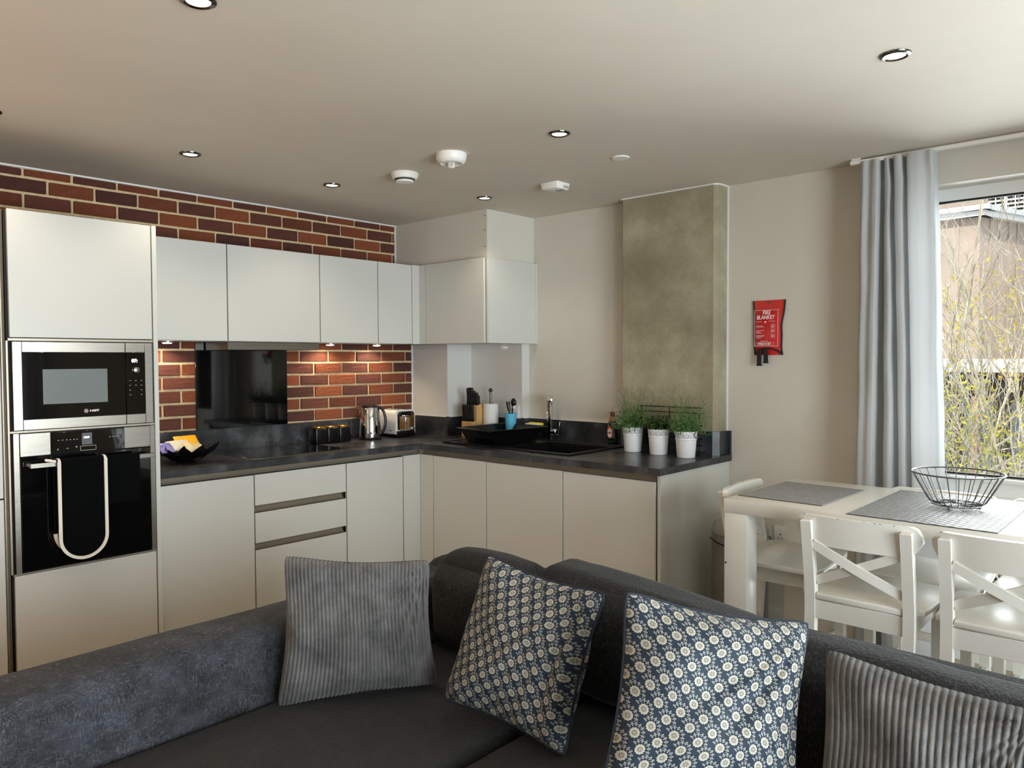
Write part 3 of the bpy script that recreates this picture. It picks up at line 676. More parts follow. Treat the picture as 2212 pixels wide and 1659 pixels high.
wf = MB().box(BX0, YB-0.15, 0.15, BX0+0.05, YB-0.09, 2.25).box(BX1-0.05, YB-0.15, 0.15, BX1, YB-0.09, 2.25).box(BX0, YB-0.15, 2.2, BX1, YB-0.09, 2.25).box(BX0, YB-0.15, 0.15, BX1, YB-0.09, 0.2)
wf.box(-3.2, YB-0.15, 0.2, -3.14, YB-0.09, 2.2)
obj('window_frame', wf, m_frame, w2, smooth=0)
for a, b in ((BX0+0.05, -3.2), (-3.14, BX1-0.05)): obj('pane', B(a, YB-0.122, 0.2, b, YB-0.118, 2.2), m_glass, w2)
def curtain_sheet(p0, p1, z0, z1, folds, amp, nrm, ph=0.0, ns=220):
    """pleated cloth hanging between two plan points"""
    P0, P1, N_ = Vector((*p0, 0)), Vector((*p1, 0)), Vector((*nrm, 0)); T = (P1-P0).normalized()
    def fn(u, v):
        z = z0+(z1-z0)*v; pin = 1-0.45*math.exp(-((z-(z1-0.13))/0.05)**2)
        a = 2*PI*(folds*u)+ph+0.35*math.sin(2.1*v+u*9)
        s = math.sin(a)+0.28*math.sin(2.3*a+1.0)
        along = 0.016*math.cos(a)*(1.0+0.5*math.sin(5*u+3*(1-v)))
        q = P0.lerp(P1, u)+N_*(amp*s*pin*(0.8+0.35*(1-v)))+T*along
        q += N_*0.004*noise.noise(Vector((u*9, v*14, 0)))
        return (q.x, q.y, z)
    return MB().grid(fn, ns, 36)
cu = thing('curtain', 'pale grey full-length pleated curtain drawn to the left of the window', 'curtain', (-0.1, -3.23, 0))
c_top = [(-3.083, -.125), (-3.100, -.140), (-3.125, -.130), (-3.150, -.145), (-3.168, -.140), (-3.172, -.085), (-3.178, -.080), (-3.190, -.128), (-3.210, -.130), (-3.218, -.085), (-3.226, -.090), (-3.236, -.145), (-3.268, -.140), (-3.275, -.075), (-3.283, -.080), (-3.290, -.150), (-3.330, -.160), (-3.365, -.150), (-3.395, -.155), (-3.402, -.110), (-3.404, -.090)]
c_bot = [(-3.068, -.100), (-3.085, -.150), (-3.115, -.158), (-3.140, -.165), (-3.160, -.150), (-3.172, -.070), (-3.200, -.055), (-3.210, -.150), (-3.250, -.165), (-3.266, -.080), (-3.276, -.085), (-3.286, -.150), (-3.318, -.155), (-3.330, -.075), (-3.338, -.080), (-3.345, -.165), (-3.380, -.185), (-3.415, -.175), (-3.446, -.150), (-3.458, -.095), (-3.462, -.070)]
def spl(P_, t_):
    n = len(P_)-1; k_ = min(int(t_*n), n-1); f = t_*n-k_; g = lambda i: Vector(P_[max(0, min(n, i))]); a, b, c_, d_ = g(k_-1), g(k_), g(k_+1), g(k_+2)
    return 0.5*((2*b)+(c_-a)*f+(2*a-5*b+4*c_-d_)*f*f+(3*b-a-3*c_+d_)*f**3)
def cloth(u, v):
    q = spl(c_bot, u).lerp(spl(c_top, u), v**1.6); z = 0.015+2.363*v; m_ = Vector((-3.24+q.x*0, -.12)); pin = 0.35*math.exp(-((z-2.25)/0.045)**2)
    x = q.y+(m_.y-q.y)*pin+0.005*noise.noise(Vector((u*7, v*12, 1))); y_ = q.x+0.004*noise.noise(Vector((u*5, v*9, 5)))
    return (x, y_, z)
obj('cloth', MB().grid(cloth, 240, 44), m_curt, cu, fixn=False, smooth=180)
rl = thing('curtain_rail', 'slim white ceiling-mounted curtain rail above the window', 'curtain rail', (-0.115, -4.2, ZC))
obj('track', B(-0.128, YB+0.3, 2.372, -0.103, -3.035, 2.390), m_wplas, rl, bevel=0.001, seg=1)
for yy in (-3.06, -4.2, -5.4): obj('bracket', B(-0.122, yy-0.02, 2.389, -0.108, yy+0.02, ZC), m_wplas, rl)
cb = thing('curtain', 'pale grey curtain at the far side of the right-hand window, out of frame', 'curtain', (-0.1, -5.4, 0))
obj('cloth', curtain_sheet((-0.115, -5.35), (-0.115, -5.75), 0.015, 2.378, 5, 0.036, (-1, 0), 0.2), m_curt, cb, fixn=False, smooth=180)
for k_, (a, b) in enumerate(((-5.2, -4.7), (-3.4, -2.95), (-1.6, -1.1))):
    cb = thing('curtain', ['left', 'middle', 'right'][k_]+' pale curtain at the window behind the viewer', 'curtain', ((a+b)/2, YB+0.1, 0))
    obj('cloth', curtain_sheet((a, YB+0.1), (b, YB+0.1), 0.015, 2.378, 5, 0.036, (0, 1), 0.2, 120), m_curt, cb, fixn=False, smooth=180)

# ------------------------------------------------------------------ things on the wall by the window
t = thing('fire_blanket', 'red fire blanket pouch with black edging hung on the wall', 'fire blanket', (-0.012, -2.58, 1.6))
m_red = M('red_vinyl', (196, 30, 34), 0.32, coat=0.25)
def bl(u, v):      # u 0..1 left to right in the picture, v 0 bottom..1 top
    yl = -2.495-0.012*(1-v)+0.003*math.sin(v*6); yr = -2.674+0.022*math.sin(PI*(1-v)*0.75)+0.002*math.sin(v*14)
    return (-0.006-0.02*math.sin(PI*u)*(0.35+0.65*(1-v))*math.sin(PI*min(1, v*1.15+0.08)), yl+(yr-yl)*u, 1.462+(1.755-1.462)*v)
obj('pouch', MB().grid(bl, 18, 24).grid(lambda u, v: (-0.002, bl(u, v)[1], bl(u, v)[2]), 1, 24), m_red, t)
obj('edging', MB().tube([bl(0, i/16) for i in range(17)], 0.0045, 8), m_bmatte, t)
obj('edging', MB().tube([bl(1, i/16) for i in range(17)], 0.0045, 8), m_bmatte, t)
def seam(i):
    a = i/14; p = bl(0.02+0.96*a, 0.0); return (p[0]-0.012*math.sin(PI*a)-0.004, p[1], 1.466+0.032*math.sin(PI*a)**0.6)
obj('edging', MB().tube([seam(i) for i in range(15)], 0.0045, 8), m_bmatte, t)
for yy, zz in ((-2.54, 1.407), (-2.577, 1.421)):
    obj('pull_strap', MB().box(-0.032, yy-0.0125, zz, -0.0275, yy+0.0125, 1.497).box(-0.034, yy-0.015, zz-0.003, -0.0265, yy+0.015, zz+0.004), m_bmatte, t, bevel=0.001, seg=1)
obj('eyelet', MB().lathe([(0.006, 0), (0.006, -0.002), (0.003, -0.002)], (-0.0095, -2.583, 1.742), 16, 'x'), m_dchrome, t)
R_, U_ = (0, -1, 0), (0, 0, 1)
X_ = -0.0318
text('lettering', 'FIRE', 0.029, m_print, t, (X_, -2.580, 1.6785), R_, (0, -0.08, 1), 'CENTER', 0.0006, 0.82)
text('lettering', 'BLANKET', 0.029, m_print, t, (X_-0.0004, -2.5755, 1.6535), R_, (0, -0.08, 1), 'CENTER', 0.0006, 0.80)
pr_ = MB()
def bar(y0, z0, y1, z1): pr_.box(X_-0.0004, y0, z0, X_+0.0004, y1, z1)
bar(-2.513, 1.701, -2.652, 1.7025); bar(-2.513, 1.509, -2.644, 1.5105)
bar(-2.513, 1.509, -2.5145, 1.7025); bar(-2.642, 1.509, -2.6435, 1.7025)
bar(-2.520, 1.6395, -2.553, 1.641); bar(-2.592, 1.641, -2.626, 1.6425)
for z, l in ((1.617, 0.036), (1.611, 0.046), (1.592, 0.044), (1.585, 0.024), (1.579, 0.032), (1.566, 0.046), (1.560, 0.042), (1.553, 0.03)): bar(-2.523, z, -2.523-l, z+0.0016)
for z in (1.607, 1.583, 1.555):
    bar(-2.606, z, -2.626, z+0.001); bar(-2.606, z+0.017, -2.626, z+0.018); bar(-2.606, z, -2.607, z+0.018); bar(-2.625, z, -2.626, z+0.018); bar(-2.611, z+0.005, -2.619, z+0.011)
bar(-2.545, 1.535, -2.590, 1.5366)
bar(-2.517, 1.514, -2.620, 1.5148); bar(-2.517, 1.5295, -2.620, 1.5303); bar(-2.517, 1.514, -2.518, 1.5303); bar(-2.619, 1.514, -2.620, 1.5303)
obj('printed_lines', pr_, m_print, t, smooth=0)
obj('printed_triangle', MB().hexa([(X_-.0004, -2.5745, 1.6315), (X_+.0004, -2.5745, 1.6315), (X_+.0004, -2.5735, 1.6315), (X_-.0004, -2.5735, 1.6315)], [(X_-.0004, -2.580, 1.642), (X_+.0004, -2.580, 1.642), (X_+.0004, -2.568, 1.642), (X_-.0004, -2.568, 1.642)]), m_print, t, smooth=0)
text('lettering', 'FIRECHEF', 0.0145, m_print, t, (X_, -2.5685, 1.517), R_, U_, 'CENTER', 0.0003, 1.2)

t = thing('wall_socket', 'white double wall socket low on the wall behind the bar table', 'socket', (-0.005, -2.69, 0.5))
obj('plate', B(-0.011, -2.765, 0.462, -0.0005, -2.62, 0.548), m_wplas, t, bevel=0.003)
pn = MB()
for cy_ in (-2.657, -2.727):
    pn.box(-0.0118, cy_-0.003, 0.500, -0.0108, cy_+0.003, 0.508); pn.box(-0.0118, cy_-0.014, 0.482, -0.0108, cy_-0.007, 0.486); pn.box(-0.0118, cy_+0.007, 0.482, -0.0108, cy_+0.014, 0.486)
obj('pin_holes', pn, m_black, t)
for cy_ in (-2.657, -2.727): obj('switch', B(-0.014, cy_-0.006, 0.521, -0.0105, cy_+0.006, 0.537), m_wplas, t, bevel=0.001, seg=1)

# pedal bin
t = thing('pedal_bin', 'grey steel pedal bin standing between worktop end and bar table', 'bin', (-0.33, -2.58, 0))
c = (-0.33, -2.58, 0); m_bin = M('grey_painted_steel', (122, 120, 117), 0.35, 0.3)
obj('body', MB().lathe([(0.13, 0.02), (0.14, 0.04), (0.14, 0.555), (0.136, 0.56)], c, 40), m_bin, t)
obj('lid', MB().lathe([(0.143, 0.56), (0.144, 0.575), (0.128, 0.61), (0.085, 0.64), (0.03, 0.652)], c, 40), M('bin_lid', (150, 147, 142), 0.4, 0.2), t)
obj('base_ring', MB().lathe([(0.145, 0.0), (0.145, 0.025), (0.135, 0.03)], c, 40), m_bplas, t)
obj('carry_handle', MB().tube([(c[0]+0.152*math.cos(a), c[1]+0.152*math.sin(a), 0.535-0.03*math.sin((a-PI*0.75)*1.0)) for a in [PI*0.75+PI*1.25*i/20 for i in range(21)]], 0.004, 8), m_bplas, t)

# ------------------------------------------------------------------ things on the worktop
def stand(mb): return mb
# petal bowl with snacks
cx_, cy_ = -2.150, -0.335
t = thing('petal_bowl', 'black openwork bowl of leaf-shaped petals holding snack packets', 'bowl', (cx_, cy_, ZK))
obj('base', MB().lathe([(0.045, 0.001), (0.05, 0.006), (0.04, 0.012), (0.02, 0.012)], (cx_, cy_, ZK), 28), m_bplas, t)
def petal(a, r0, r1, z0, z1, w_, tw):
    ca, sa = math.cos(a), math.sin(a)
    def fn(u, v):
        s = (u-0.5)*2; ww = w_*math.sin(PI*min(0.97, v*0.92+0.06))**0.7; r = r0+(r1-r0)*v
        z = z0+(z1-z0)*v**1.6+0.008*s*s+tw*s*0.01
        return (cx_+ca*r-sa*s*ww, cy_+sa*r+ca*s*ww, ZK+z)
    mb = MB().grid(fn, 6, 8)
    n = len(mb.v); mb.v += [(x, y, z-0.0022) for x, y, z in mb.v]; mb.f += [tuple(n+i for i in reversed(q)) for q in mb.f]; return mb
for i in range(9): obj('petal', petal(2*PI*i/9, 0.03, 0.115, 0.008, 0.045, 0.036, 1), m_bplas, t)
for i in range(11): obj('petal', petal(2*PI*(i+0.5)/11, 0.075, 0.165, 0.03, 0.085, 0.034, -1), m_bplas, t)
def packet(name, label, cat_, mat, c, s, rot, tilt, puff=0.012):
    M_ = Matrix.Translation(c) @ Matrix.Rotation(rot, 4, 'Z') @ Matrix.Rotation(tilt, 4, 'X')
    mb = MB()
    for sg in (1, -1):
        def fn(u, v):
            a, b = 2*u-1, 2*v-1; k = (1-a*a)*(1-b**4)
            h = sg*puff*max(0, k)**0.6+0.002*noise.noise(Vector((u*9, v*9, c[0]*30)))
            q = M_ @ Vector((a*s[0]/2, b*s[1]/2, h)); return q
        mb.grid(fn, 12, 12)
    return tag(obj(name, mb, mat), label, cat_, 'snacks in the petal bowl')
m_cream = Mn('cream_wrapper', [(0.4, (236, 222, 192)), (0.6, (246, 238, 214))], 60, 0.3)
pk = packet('biscuit_packet', 'flat orange-yellow packet standing at the back of the petal bowl', 'packet', M('amber_wrapper', (246, 178, 24), 0.35), Vector((-2.115, -0.27, ZK+0.100)), (0.125, 0.085), 0.0, 0.75, 0.008)
packet('snack_sachet', 'cream wrapped snack in the middle of the petal bowl', 'packet', m_cream, Vector((-2.18, -0.33, ZK+0.090)), (0.13, 0.08), 0.2, 0.6)
packet('snack_sachet', 'cream and yellow wrapped snack at the front of the petal bowl', 'packet', Mn('cream_yellow_wrapper', [(0.42, (240, 196, 70)), (0.55, (246, 234, 196))], 24, 0.3), Vector((-2.115, -0.36, ZK+0.078)), (0.11, 0.08), 0.3, 0.55)
packet('snack_sachet', 'lilac wrapped snack at the left of the petal bowl', 'packet', Mn('lilac_wrapper', [(0.4, (118, 104, 180)), (0.6, (160, 150, 210))], 20, 0.3), Vector((-2.265, -0.36, ZK+0.085)), (0.08, 0.07), 0.2, 0.7)
packet('snack_sachet', 'clear silvery wrapped sweet behind the cream snacks', 'packet', M('silver_wrapper', (150, 154, 168), 0.2, 0.5), Vector((-2.15, -0.245, ZK+0.09)), (0.06, 0.045), 0.3, 0.9, 0.008)
# canisters
m_gold = M('brass_gold', (226, 170, 70), 0.22, 1.0)
for i, l in enumerate(('black square canister with gold rim, leftmost of the row of three', 'black square canister with gold rim, middle of the row of three', 'black square canister with gold rim, nearest the kettle')):
    x0 = -1.238+0.0905*i; t = thing('storage_canister', l, 'canister', (x0+0.044, -0.122, ZK), group='canisters behind the hob')
    obj('body', B(x0, -0.166, ZK+0.0005, x0+0.088, -0.078, 1.010), m_bplas, t, bevel=0.008, seg=3)
    obj('gold_rim', B(x0+0.004, -0.162, 1.010, x0+0.084, -0.082, 1.015), m_gold, t, bevel=0.002, seg=1)
    obj('lid', MB().lathe([(0.034, 1.015), (0.034, 1.019), (0.01, 1.02)], (x0+0.044, -0.122, 0), 28), m_gold, t)
# kettle
kx, ky = -0.80, -0.145
t = thing('electric_kettle', 'polished steel jug kettle with black handle on its base', 'kettle', (kx, ky, ZK))
obj('power_base', MB().lathe([(0.076, 0.0005), (0.078, 0.006), (0.074, 0.016)], (kx, ky, ZK), 36), m_bplas, t)
obj('body', MB().lathe([(0.0745, 0.017), (0.0745, 0.024), (0.075, 0.04), (0.071, 0.12), (0.062, 0.19), (0.056, 0.215)], (kx, ky, ZK), 48), m_chrome, t)
obj('base_band', MB().lathe([(0.0755, 0.0235), (0.0755, 0.0265)], (kx, ky, ZK), 48, cap0=False, cap1=False), m_bplas, t)
obj('lid', MB().lathe([(0.057, 0.214), (0.055, 0.224), (0.03, 0.232), (0.01, 0.233)], (kx, ky, ZK), 36), m_bplas, t)
hx, hy = RT.x, RT.y       # handle to the viewer's right: a fixed compass direction in the room
hp = []
for i in range(17):
    a = -PI/2+PI*i/16; r = 0.062+0.052*math.cos(a)*(1.0); z = 0.122+0.092*math.sin(a)
    hp.append((kx+0.74*r*0.9, ky-0.67*r*0.9, ZK+z))
obj('handle', MB().tube(hp, 0.0095, 12), m_bplas, t)
obj('handle_spine', MB().tube([(kx+0.74*0.060, ky-0.67*0.060, ZK+0.04), (kx+0.74*0.060, ky-0.67*0.060, ZK+0.12), (kx+0.74*0.052, ky-0.67*0.052, ZK+0.215)], 0.010, 10), m_bplas, t)
sp = MB().hexa([(kx-0.74*0.05+0.02, ky+0.67*0.05+0.02, ZK+0.16), (kx-0.74*0.055, ky+0.67*0.055, ZK+0.14), (kx-0.74*0.05-0.02, ky+0.67*0.05-0.02, ZK+0.16), (kx-0.03, ky+0.02, ZK+0.16)],
               [(kx-0.74*0.05+0.022, ky+0.67*0.05+0.022, ZK+0.216), (kx-0.74*0.1, ky+0.67*0.1, ZK+0.220), (kx-0.74*0.05-0.022, ky+0.67*0.05-0.022, ZK+0.216), (kx-0.03, ky+0.02, ZK+0.216)])
obj('spout', sp, m_chrome, t, bevel=0.003)
obj('power_cord', MB().tube([(kx-0.04, ky+0.06, ZK+0.005), (kx-0.07, ky+0.1, ZK+0.006), (kx-0.085, ky+0.12, ZK+0.05), (kx-0.085, ky+0.124, ZK+0.12)], 0.003, 6), m_bplas, t)
# toaster
t = thing('toaster', 'white two-slice toaster with polished chrome end and lever', 'toaster', (-0.515, -0.15, ZK))
def rp(x0, x1, z0, z1, r, n=5):
    pts = []
    for cx0, cz0, a0 in ((x1-r, z0+0.012, -PI/2), (x1-r, z1-r, 0), (x0+r, z1-r, PI/2), (x0+r, z0+0.012, PI)):
        for i in range(n+1):
            a = a0+PI/2*i/n; rr = r if cz0 > z0+0.02 else 0.012
            pts.append((cx0+r*math.cos(a), cz0+rr*math.sin(a)))
    return pts
def extr_y(poly, y0, y1):
    mb = MB(); n = len(poly); mb.v = [(x, y0, z) for x, z in poly]+[(x, y1, z) for x, z in poly]
    mb.f = [tuple(range(n)), tuple(reversed(range(n, 2*n)))]
    for i in range(n): j = (i+1) % n; mb.f.append((i, n+i, n+j, j))
    return mb
obj('body', extr_y(rp(-0.605, -0.43, ZK+0.018, 1.098, 0.028), -0.228, -0.022), m_wplas, t, smooth=50)
e = obj('chrome_end', extr_y(rp(-0.592, -0.443, ZK+0.05, 1.088, 0.02), -0.236, -0.228), m_chrome, t, smooth=50)
obj('lower_skirt', B(-0.598, -0.236, ZK+0.006, -0.437, -0.024, ZK+0.045), m_bplas, t, bevel=0.005)
obj('lever', MB().box(-0.535, -0.256, 1.052, -0.5, -0.236, 1.062).box(-0.521, -0.24, ZK+0.06, -0.514, -0.2355, 1.062), m_chrome, e, bevel=0.002)
each('slot', [(-0.575, -0.205, 1.0965, -0.545, -0.04, 1.0995), (-0.495, -0.205, 1.0965, -0.465, -0.04, 1.0995)], m_black, t)
for i in range(4): obj('button', MB().lathe([(0.006, 0), (0.006, -0.005), (0.004, -0.007)], (-0.565+0.026*i, -0.236, ZK+0.052), 14, 'y'), m_chrome, t)
obj('dial', MB().lathe([(0.013, 0), (0.013, -0.012), (0.01, -0.014)], (-0.462, -0.236, ZK+0.056), 20, 'y'), m_chrome, t)
obj('side_badge', B(-0.6062, -0.19, ZK+0.045, -0.6048, -0.155, ZK+0.049), m_bmatte, t)
t.location.x -= 0.045
# knife block
t = thing('knife_block', 'pale wooden knife block full of black-handled knives', 'knife block', (-0.25, -0.565, ZK))
bk = extr_y([(-0.298, ZK+0.0005), (-0.205, ZK+0.0005), (-0.195, 1.142), (-0.262, 1.128), (-0.268, 1.026), (-0.298, 1.018)], -0.628, -0.512)
obj('block', bk, m_wood, t, bevel=0.002, seg=1, smooth=0)
def knife(x, y_, z, L, wd=0.009):
    d = Vector((-0.05, -0.02, 1)).normalized(); p = Vector((x, y_, z)); mb = MB()
    mb.tube([p+d*(L*k_) for k_ in (0, 0.08, 0.3, 0.6, 0.85, 0.97, 1.0)], [wd*0.8, wd, wd*0.85, wd*0.82, wd*1.0, wd*0.85, wd*0.4], 8)
    h_ = obj('knife_handle', mb, m_bplas, t)
    obj('rivet', MB().ball(p+d*(L*0.88)+Vector((-wd*0.8, -wd*0.5, 0)), 0.0025, 8, 6), m_chrome, h_)
for i in range(6): knife(-0.290, -0.522-0.0192*i, 1.018, 0.118, 0.0082)
for i, (y_, L) in enumerate(((-0.524, 0.118), (-0.546, 0.122), (-0.568, 0.12), (-0.590, 0.10), (-0.614, 0.088))): knife(-0.245, y_, 1.130, L, 0.0105)
for i, (y_, L) in enumerate(((-0.530, 0.07), (-0.556, 0.075), (-0.600, 0.06))): knife(-0.215, y_, 1.136, L, 0.0095)
# kitchen roll
t = thing('kitchen_roll_holder', 'white kitchen roll on a steel pole with ball top', 'kitchen roll', (-0.175, -0.675, ZK))
obj('base', MB().lathe([(0.06, 0.0005), (0.06, 0.006), (0.01, 0.008)], (-0.175, -0.675, ZK), 32), m_dchrome, t)
obj('paper_roll', MB().lathe([(0.02, 0.01), (0.052, 0.01), (0.053, 0.012), (0.053, 0.228), (0.052, 0.23), (0.02, 0.23)], (-0.175, -0.675, ZK), 40), M('white_paper', (226, 226, 222), 0.9), t)
obj('pole', MB().lathe([(0.0085, 0.008), (0.0085, 0.312)], (-0.175, -0.675, ZK), 16), m_dchrome, t)
obj('ball_top', MB().ball((-0.175, -0.675, ZK+0.322), 0.0145, 16, 10), m_dchrome, t)
# utensil pot with brushes
t = thing('brush_pot', 'light blue tapered textured pot behind the dish tray', 'pot', (-0.19, -0.875, ZK))
def tur(u, v):
    a = 2*PI*u; r = 0.027+0.014*v+0.0008*math.sin(26*a)*math.sin(60*v*PI); return (-0.19+r*math.cos(a), -0.875+r*math.sin(a), ZK+0.001+0.172*v)
obj('pot', MB().grid(tur, 104, 60).lathe([(0.027, 0.001), (0.001, 0.001)], (-0.19, -0.875, ZK), 24, cap0=False), M('sky_blue_plastic', (92, 184, 220), 0.5), t)
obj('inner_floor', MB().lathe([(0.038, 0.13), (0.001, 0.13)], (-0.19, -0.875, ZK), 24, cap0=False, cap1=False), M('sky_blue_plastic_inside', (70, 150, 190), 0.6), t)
b1 = thing('dish_brush', 'black round-headed dish brush standing in the light blue pot', 'brush', (-0.185, -0.885, ZK+0.14))
obj('handle', MB().tube([(-0.185, -0.882, ZK+0.131), (-0.188, -0.888, ZK+0.21), (-0.19, -0.9, ZK+0.245)], 0.005, 8), m_bplas, b1)
obj('brush_head', MB().ball((-0.195, -0.905, ZK+0.245), 0.030, 16, 10, 0.5, 0.75, 1.0), m_bplas, b1)
obj('bristles', MB().ball((-0.195, -0.912, ZK+0.215), 0.018, 12, 8, 0.6, 0.8, 1.2), M('white_bristle', (205, 205, 205), 0.8), b1)
b2 = thing('bottle_brush', 'black narrow brush leaning left in the light blue pot', 'brush', (-0.185, -0.865, ZK+0.14))
obj('handle', MB().tube([(-0.187, -0.868, ZK+0.131), (-0.19, -0.862, ZK+0.19)], 0.005, 8), m_bplas, b2)
obj('brush_head', MB().tube([(-0.19, -0.862, ZK+0.185), (-0.195, -0.852, ZK+0.25)], [0.011, 0.014], 10), m_bplas, b2)
# dish tray
t = thing('dish_drainer_tray', 'glossy black deep dish drainer tray with flared rim beside the sink', 'dish drainer', (-0.42, -0.98, ZK))
m_dtray = M('glossy_black_plastic', (8, 8, 9), 0.12)
bo = [(-0.60, -1.115), (-0.235, -1.125), (-0.235, -0.85), (-0.565, -0.84)]; to_ = [(-0.655, -1.145), (-0.185, -1.165), (-0.185, -0.81), (-0.605, -0.815)]
zb_, zt_ = ZK+0.012, ZK+0.098
def wall_ring(lo, hi, z0, z1, th):
    mb = MB(); cxx = sum(p[0] for p in lo)/4; cyy = sum(p[1] for p in lo)/4
    ins = lambda p: (p[0]+(cxx-p[0])*th, p[1]+(cyy-p[1])*th)
    for i in range(4):
        j = (i+1) % 4; a, b, c_, d_ = lo[i], lo[j], hi[i], hi[j]
        n = len(mb.v); mb.v += [(*a, z0), (*b, z0), (*d_, z1), (*c_, z1), (*ins(a), z0), (*ins(b), z0), (*ins(d_), z1), (*ins(c_), z1)]
        mb.f += [tuple(n+k_ for k_ in q) for q in ((0, 1, 2, 3), (7, 6, 5, 4), (3, 2, 6, 7), (0, 4, 5, 1))]
    return mb
obj('basin', wall_ring(bo, to_, zb_, zt_, 0.03).prism(bo, zb_-0.002, zb_+0.003), m_dtray, t, smooth=0)
big = [(-0.672, -1.155), (-0.172, -1.178), (-0.170, -0.795), (-0.622, -0.800)]
obj('rim', MB().tube([(*p, zt_) for p in big], 0.006, 10, closed=True).tube([(*p, zt_) for p in to_], 0.005, 8, closed=True), m_dtray, t)
obj('rim_flange', wall_ring(to_, big, zt_-0.001, zt_+0.001, 0.0), m_dtray, t, smooth=0)
for q in bo: obj('foot', MB().lathe([(0.012, 0.0085), (0.012, 0.013)], (q[0]*0.9-0.042, q[1]*0.9-0.098, ZK), 14), m_bplas, t)
# sponge
t = thing('sponge_caddy', 'small black caddy against the upstand left of the tap', 'caddy', (-0.07, -0.985, ZK))
obj('tray', MB().box(-0.105, -1.045, ZK+0.0005, -0.04, -0.925, ZK+0.066), m_bplas, t, bevel=0.006)
t = thing('sponge_scourer', 'cream and yellow sponge lying on the black caddy', 'sponge', (-0.07, -0.98, ZK+0.066))
obj('sponge', soft(-0.078, -1.040, ZK+0.068, -0.038, -0.925, ZK+0.108, 0.008, n=8, nz=0.001), M('yellow_foam', (236, 220, 84), 0.9), t)
obj('scouring_layer', soft(-0.104, -1.035, ZK+0.068, -0.079, -0.92, ZK+0.104, 0.008, n=8, nz=0.001), M('cream_foam', (228, 218, 186), 0.95), t)
# washing-up liquid
t = thing('washing_up_bottle', 'dark green washing-up liquid bottle with a red cap', 'bottle', (-0.085, -1.625, ZK)); bc = (-0.085, -1.625, ZK+0.001)
def flat(prof, n=36, k=0.62):
    mb = MB(); mb.lathe(prof, (0, 0, 0), n); mb.v = [(bc[0]+x*k, bc[1]+y_, bc[2]+z) for x, y_, z in mb.v]; return mb
obj('body', flat([(0.032, 0), (0.036, 0.004), (0.037, 0.05), (0.033, 0.085), (0.035, 0.12), (0.031, 0.14), (0.022, 0.153)]), M('dark_green_liquid', (8, 36, 22), 0.12, coat=0.5), t)
obj('collar', flat([(0.0225, 0.153), (0.0205, 0.176)], k=0.7), Mn('red_orange_collar', [(0.4, (190, 60, 40)), (0.6, (214, 150, 90))], 30, 0.3), t)
obj('cap', flat([(0.0155, 0.179), (0.0155, 0.195), (0.0135, 0.208)], k=0.8), M('dark_red_cap', (120, 16, 26), 0.35), t)
lb = MB()
def labf(r0, z0, rz, x_):
    mb = MB(); n = 28; base = [(0, 0)]
    for i in range(n): a = 2*PI*i/n; base.append((r0*math.cos(a), rz*math.sin(a)))
    for yy, zz in base:
        xx = -math.sqrt(max(0, 1-(yy/0.0372)**2))*0.0372*0.62; mb.v.append((bc[0]+xx-x_, bc[1]+yy+0.004, bc[2]+z0+zz))
    for i in range(n): mb.f.append((0, 1+(i+1) % n, 1+i))
    return mb
l1 = obj('front_label', labf(0.0215, 0.083, 0.038, 0.0012), Mn('label_red_orange', [(0.42, (176, 40, 30)), (0.6, (232, 110, 50))], 60, 0.4), t, fixn=False)
obj('label_panel', labf(0.0175, 0.080, 0.028, 0.0018), M('label_white', (232, 228, 220), 0.5), l1, fixn=False)
text('lettering', 'FAIRY', 0.0145, M('label_dark_red', (150, 40, 40), 0.5), l1, (bc[0]-0.0252, bc[1]+0.004, bc[2]+0.076), (0, -1, 0), (0, 0, 1), 'CENTER', 0.0004, 0.85)

# wire rack behind the plants
t = thing('wire_plate_rack', 'black wire rack leaning against the column behind the plant pots', 'rack', (-0.16, -2.07, ZK))
wr = [0.925, 0.962, 0.999, 1.036, 1.073, 1.140, 1.170]
for z in wr: obj('wire', MB().tube([(-0.142, -1.86, z), (-0.142, -2.262, z), (-0.150, -2.268, z), (-0.165, -2.268, z)], 0.003, 8), m_bplas, t)
for yy in (-1.875, -2.06, -2.25): obj('upright', MB().tube([(-0.147, yy, ZK+0.003), (-0.147, yy, 1.173)], 0.003, 8), m_bplas, t)
for yy in (-1.875, -2.25): obj('foot_wire', MB().tube([(-0.147, yy, ZK+0.004), (-0.20, yy, ZK+0.004)], 0.003, 8), m_bplas, t)

# plant pots
def lace(c, r0, r1, z0, z1):
    NU, NV = 432, 40; mb = MB()
    def hole(u, v):
        k = (u*12) % 1.0; top = 0.90-0.10*abs(math.sin(PI*12*u))**2*0 
        edge = 0.86+0.10*abs(math.sin(PI*u*24))
        if v > edge: return True
        a, b = (k-0.5)*1.0, v-0.10
        d = math.hypot(a*1.05, b*0.95); th = math.atan2(b, a)
        if v < 0.72:
            if 0.16 < d < 0.27 and math.sin(th*7+0.5) > 0.05: return True
            if 0.35 < d < 0.44 and math.sin(th*11) > 0.1: return True
        q = math.hypot(min(k, 1-k)*1.0, v-0.60)
        if q < 0.075: return True
        q = math.hypot((k-0.5)*1.0, v-0.78)
        return q < 0.045
    for j in range(NV+1):
        v = j/NV; r = r0+(r1-r0)*v
        for i in range(NU): a = 2*PI*i/NU; mb.v.append((c[0]+r*math.cos(a), c[1]+r*math.sin(a), z0+(z1-z0)*v))
    for j in range(NV):
        for i in range(NU):
            if hole((i+0.5)/NU, (j+0.5)/NV): continue
            i2 = (i+1) % NU; mb.f.append((j*NU+i, j*NU+i2, (j+1)*NU+i2, (j+1)*NU+i))
    return mb
m_soil_shade = M('dark_soil_and_shade', (38, 30, 22), 0.95)
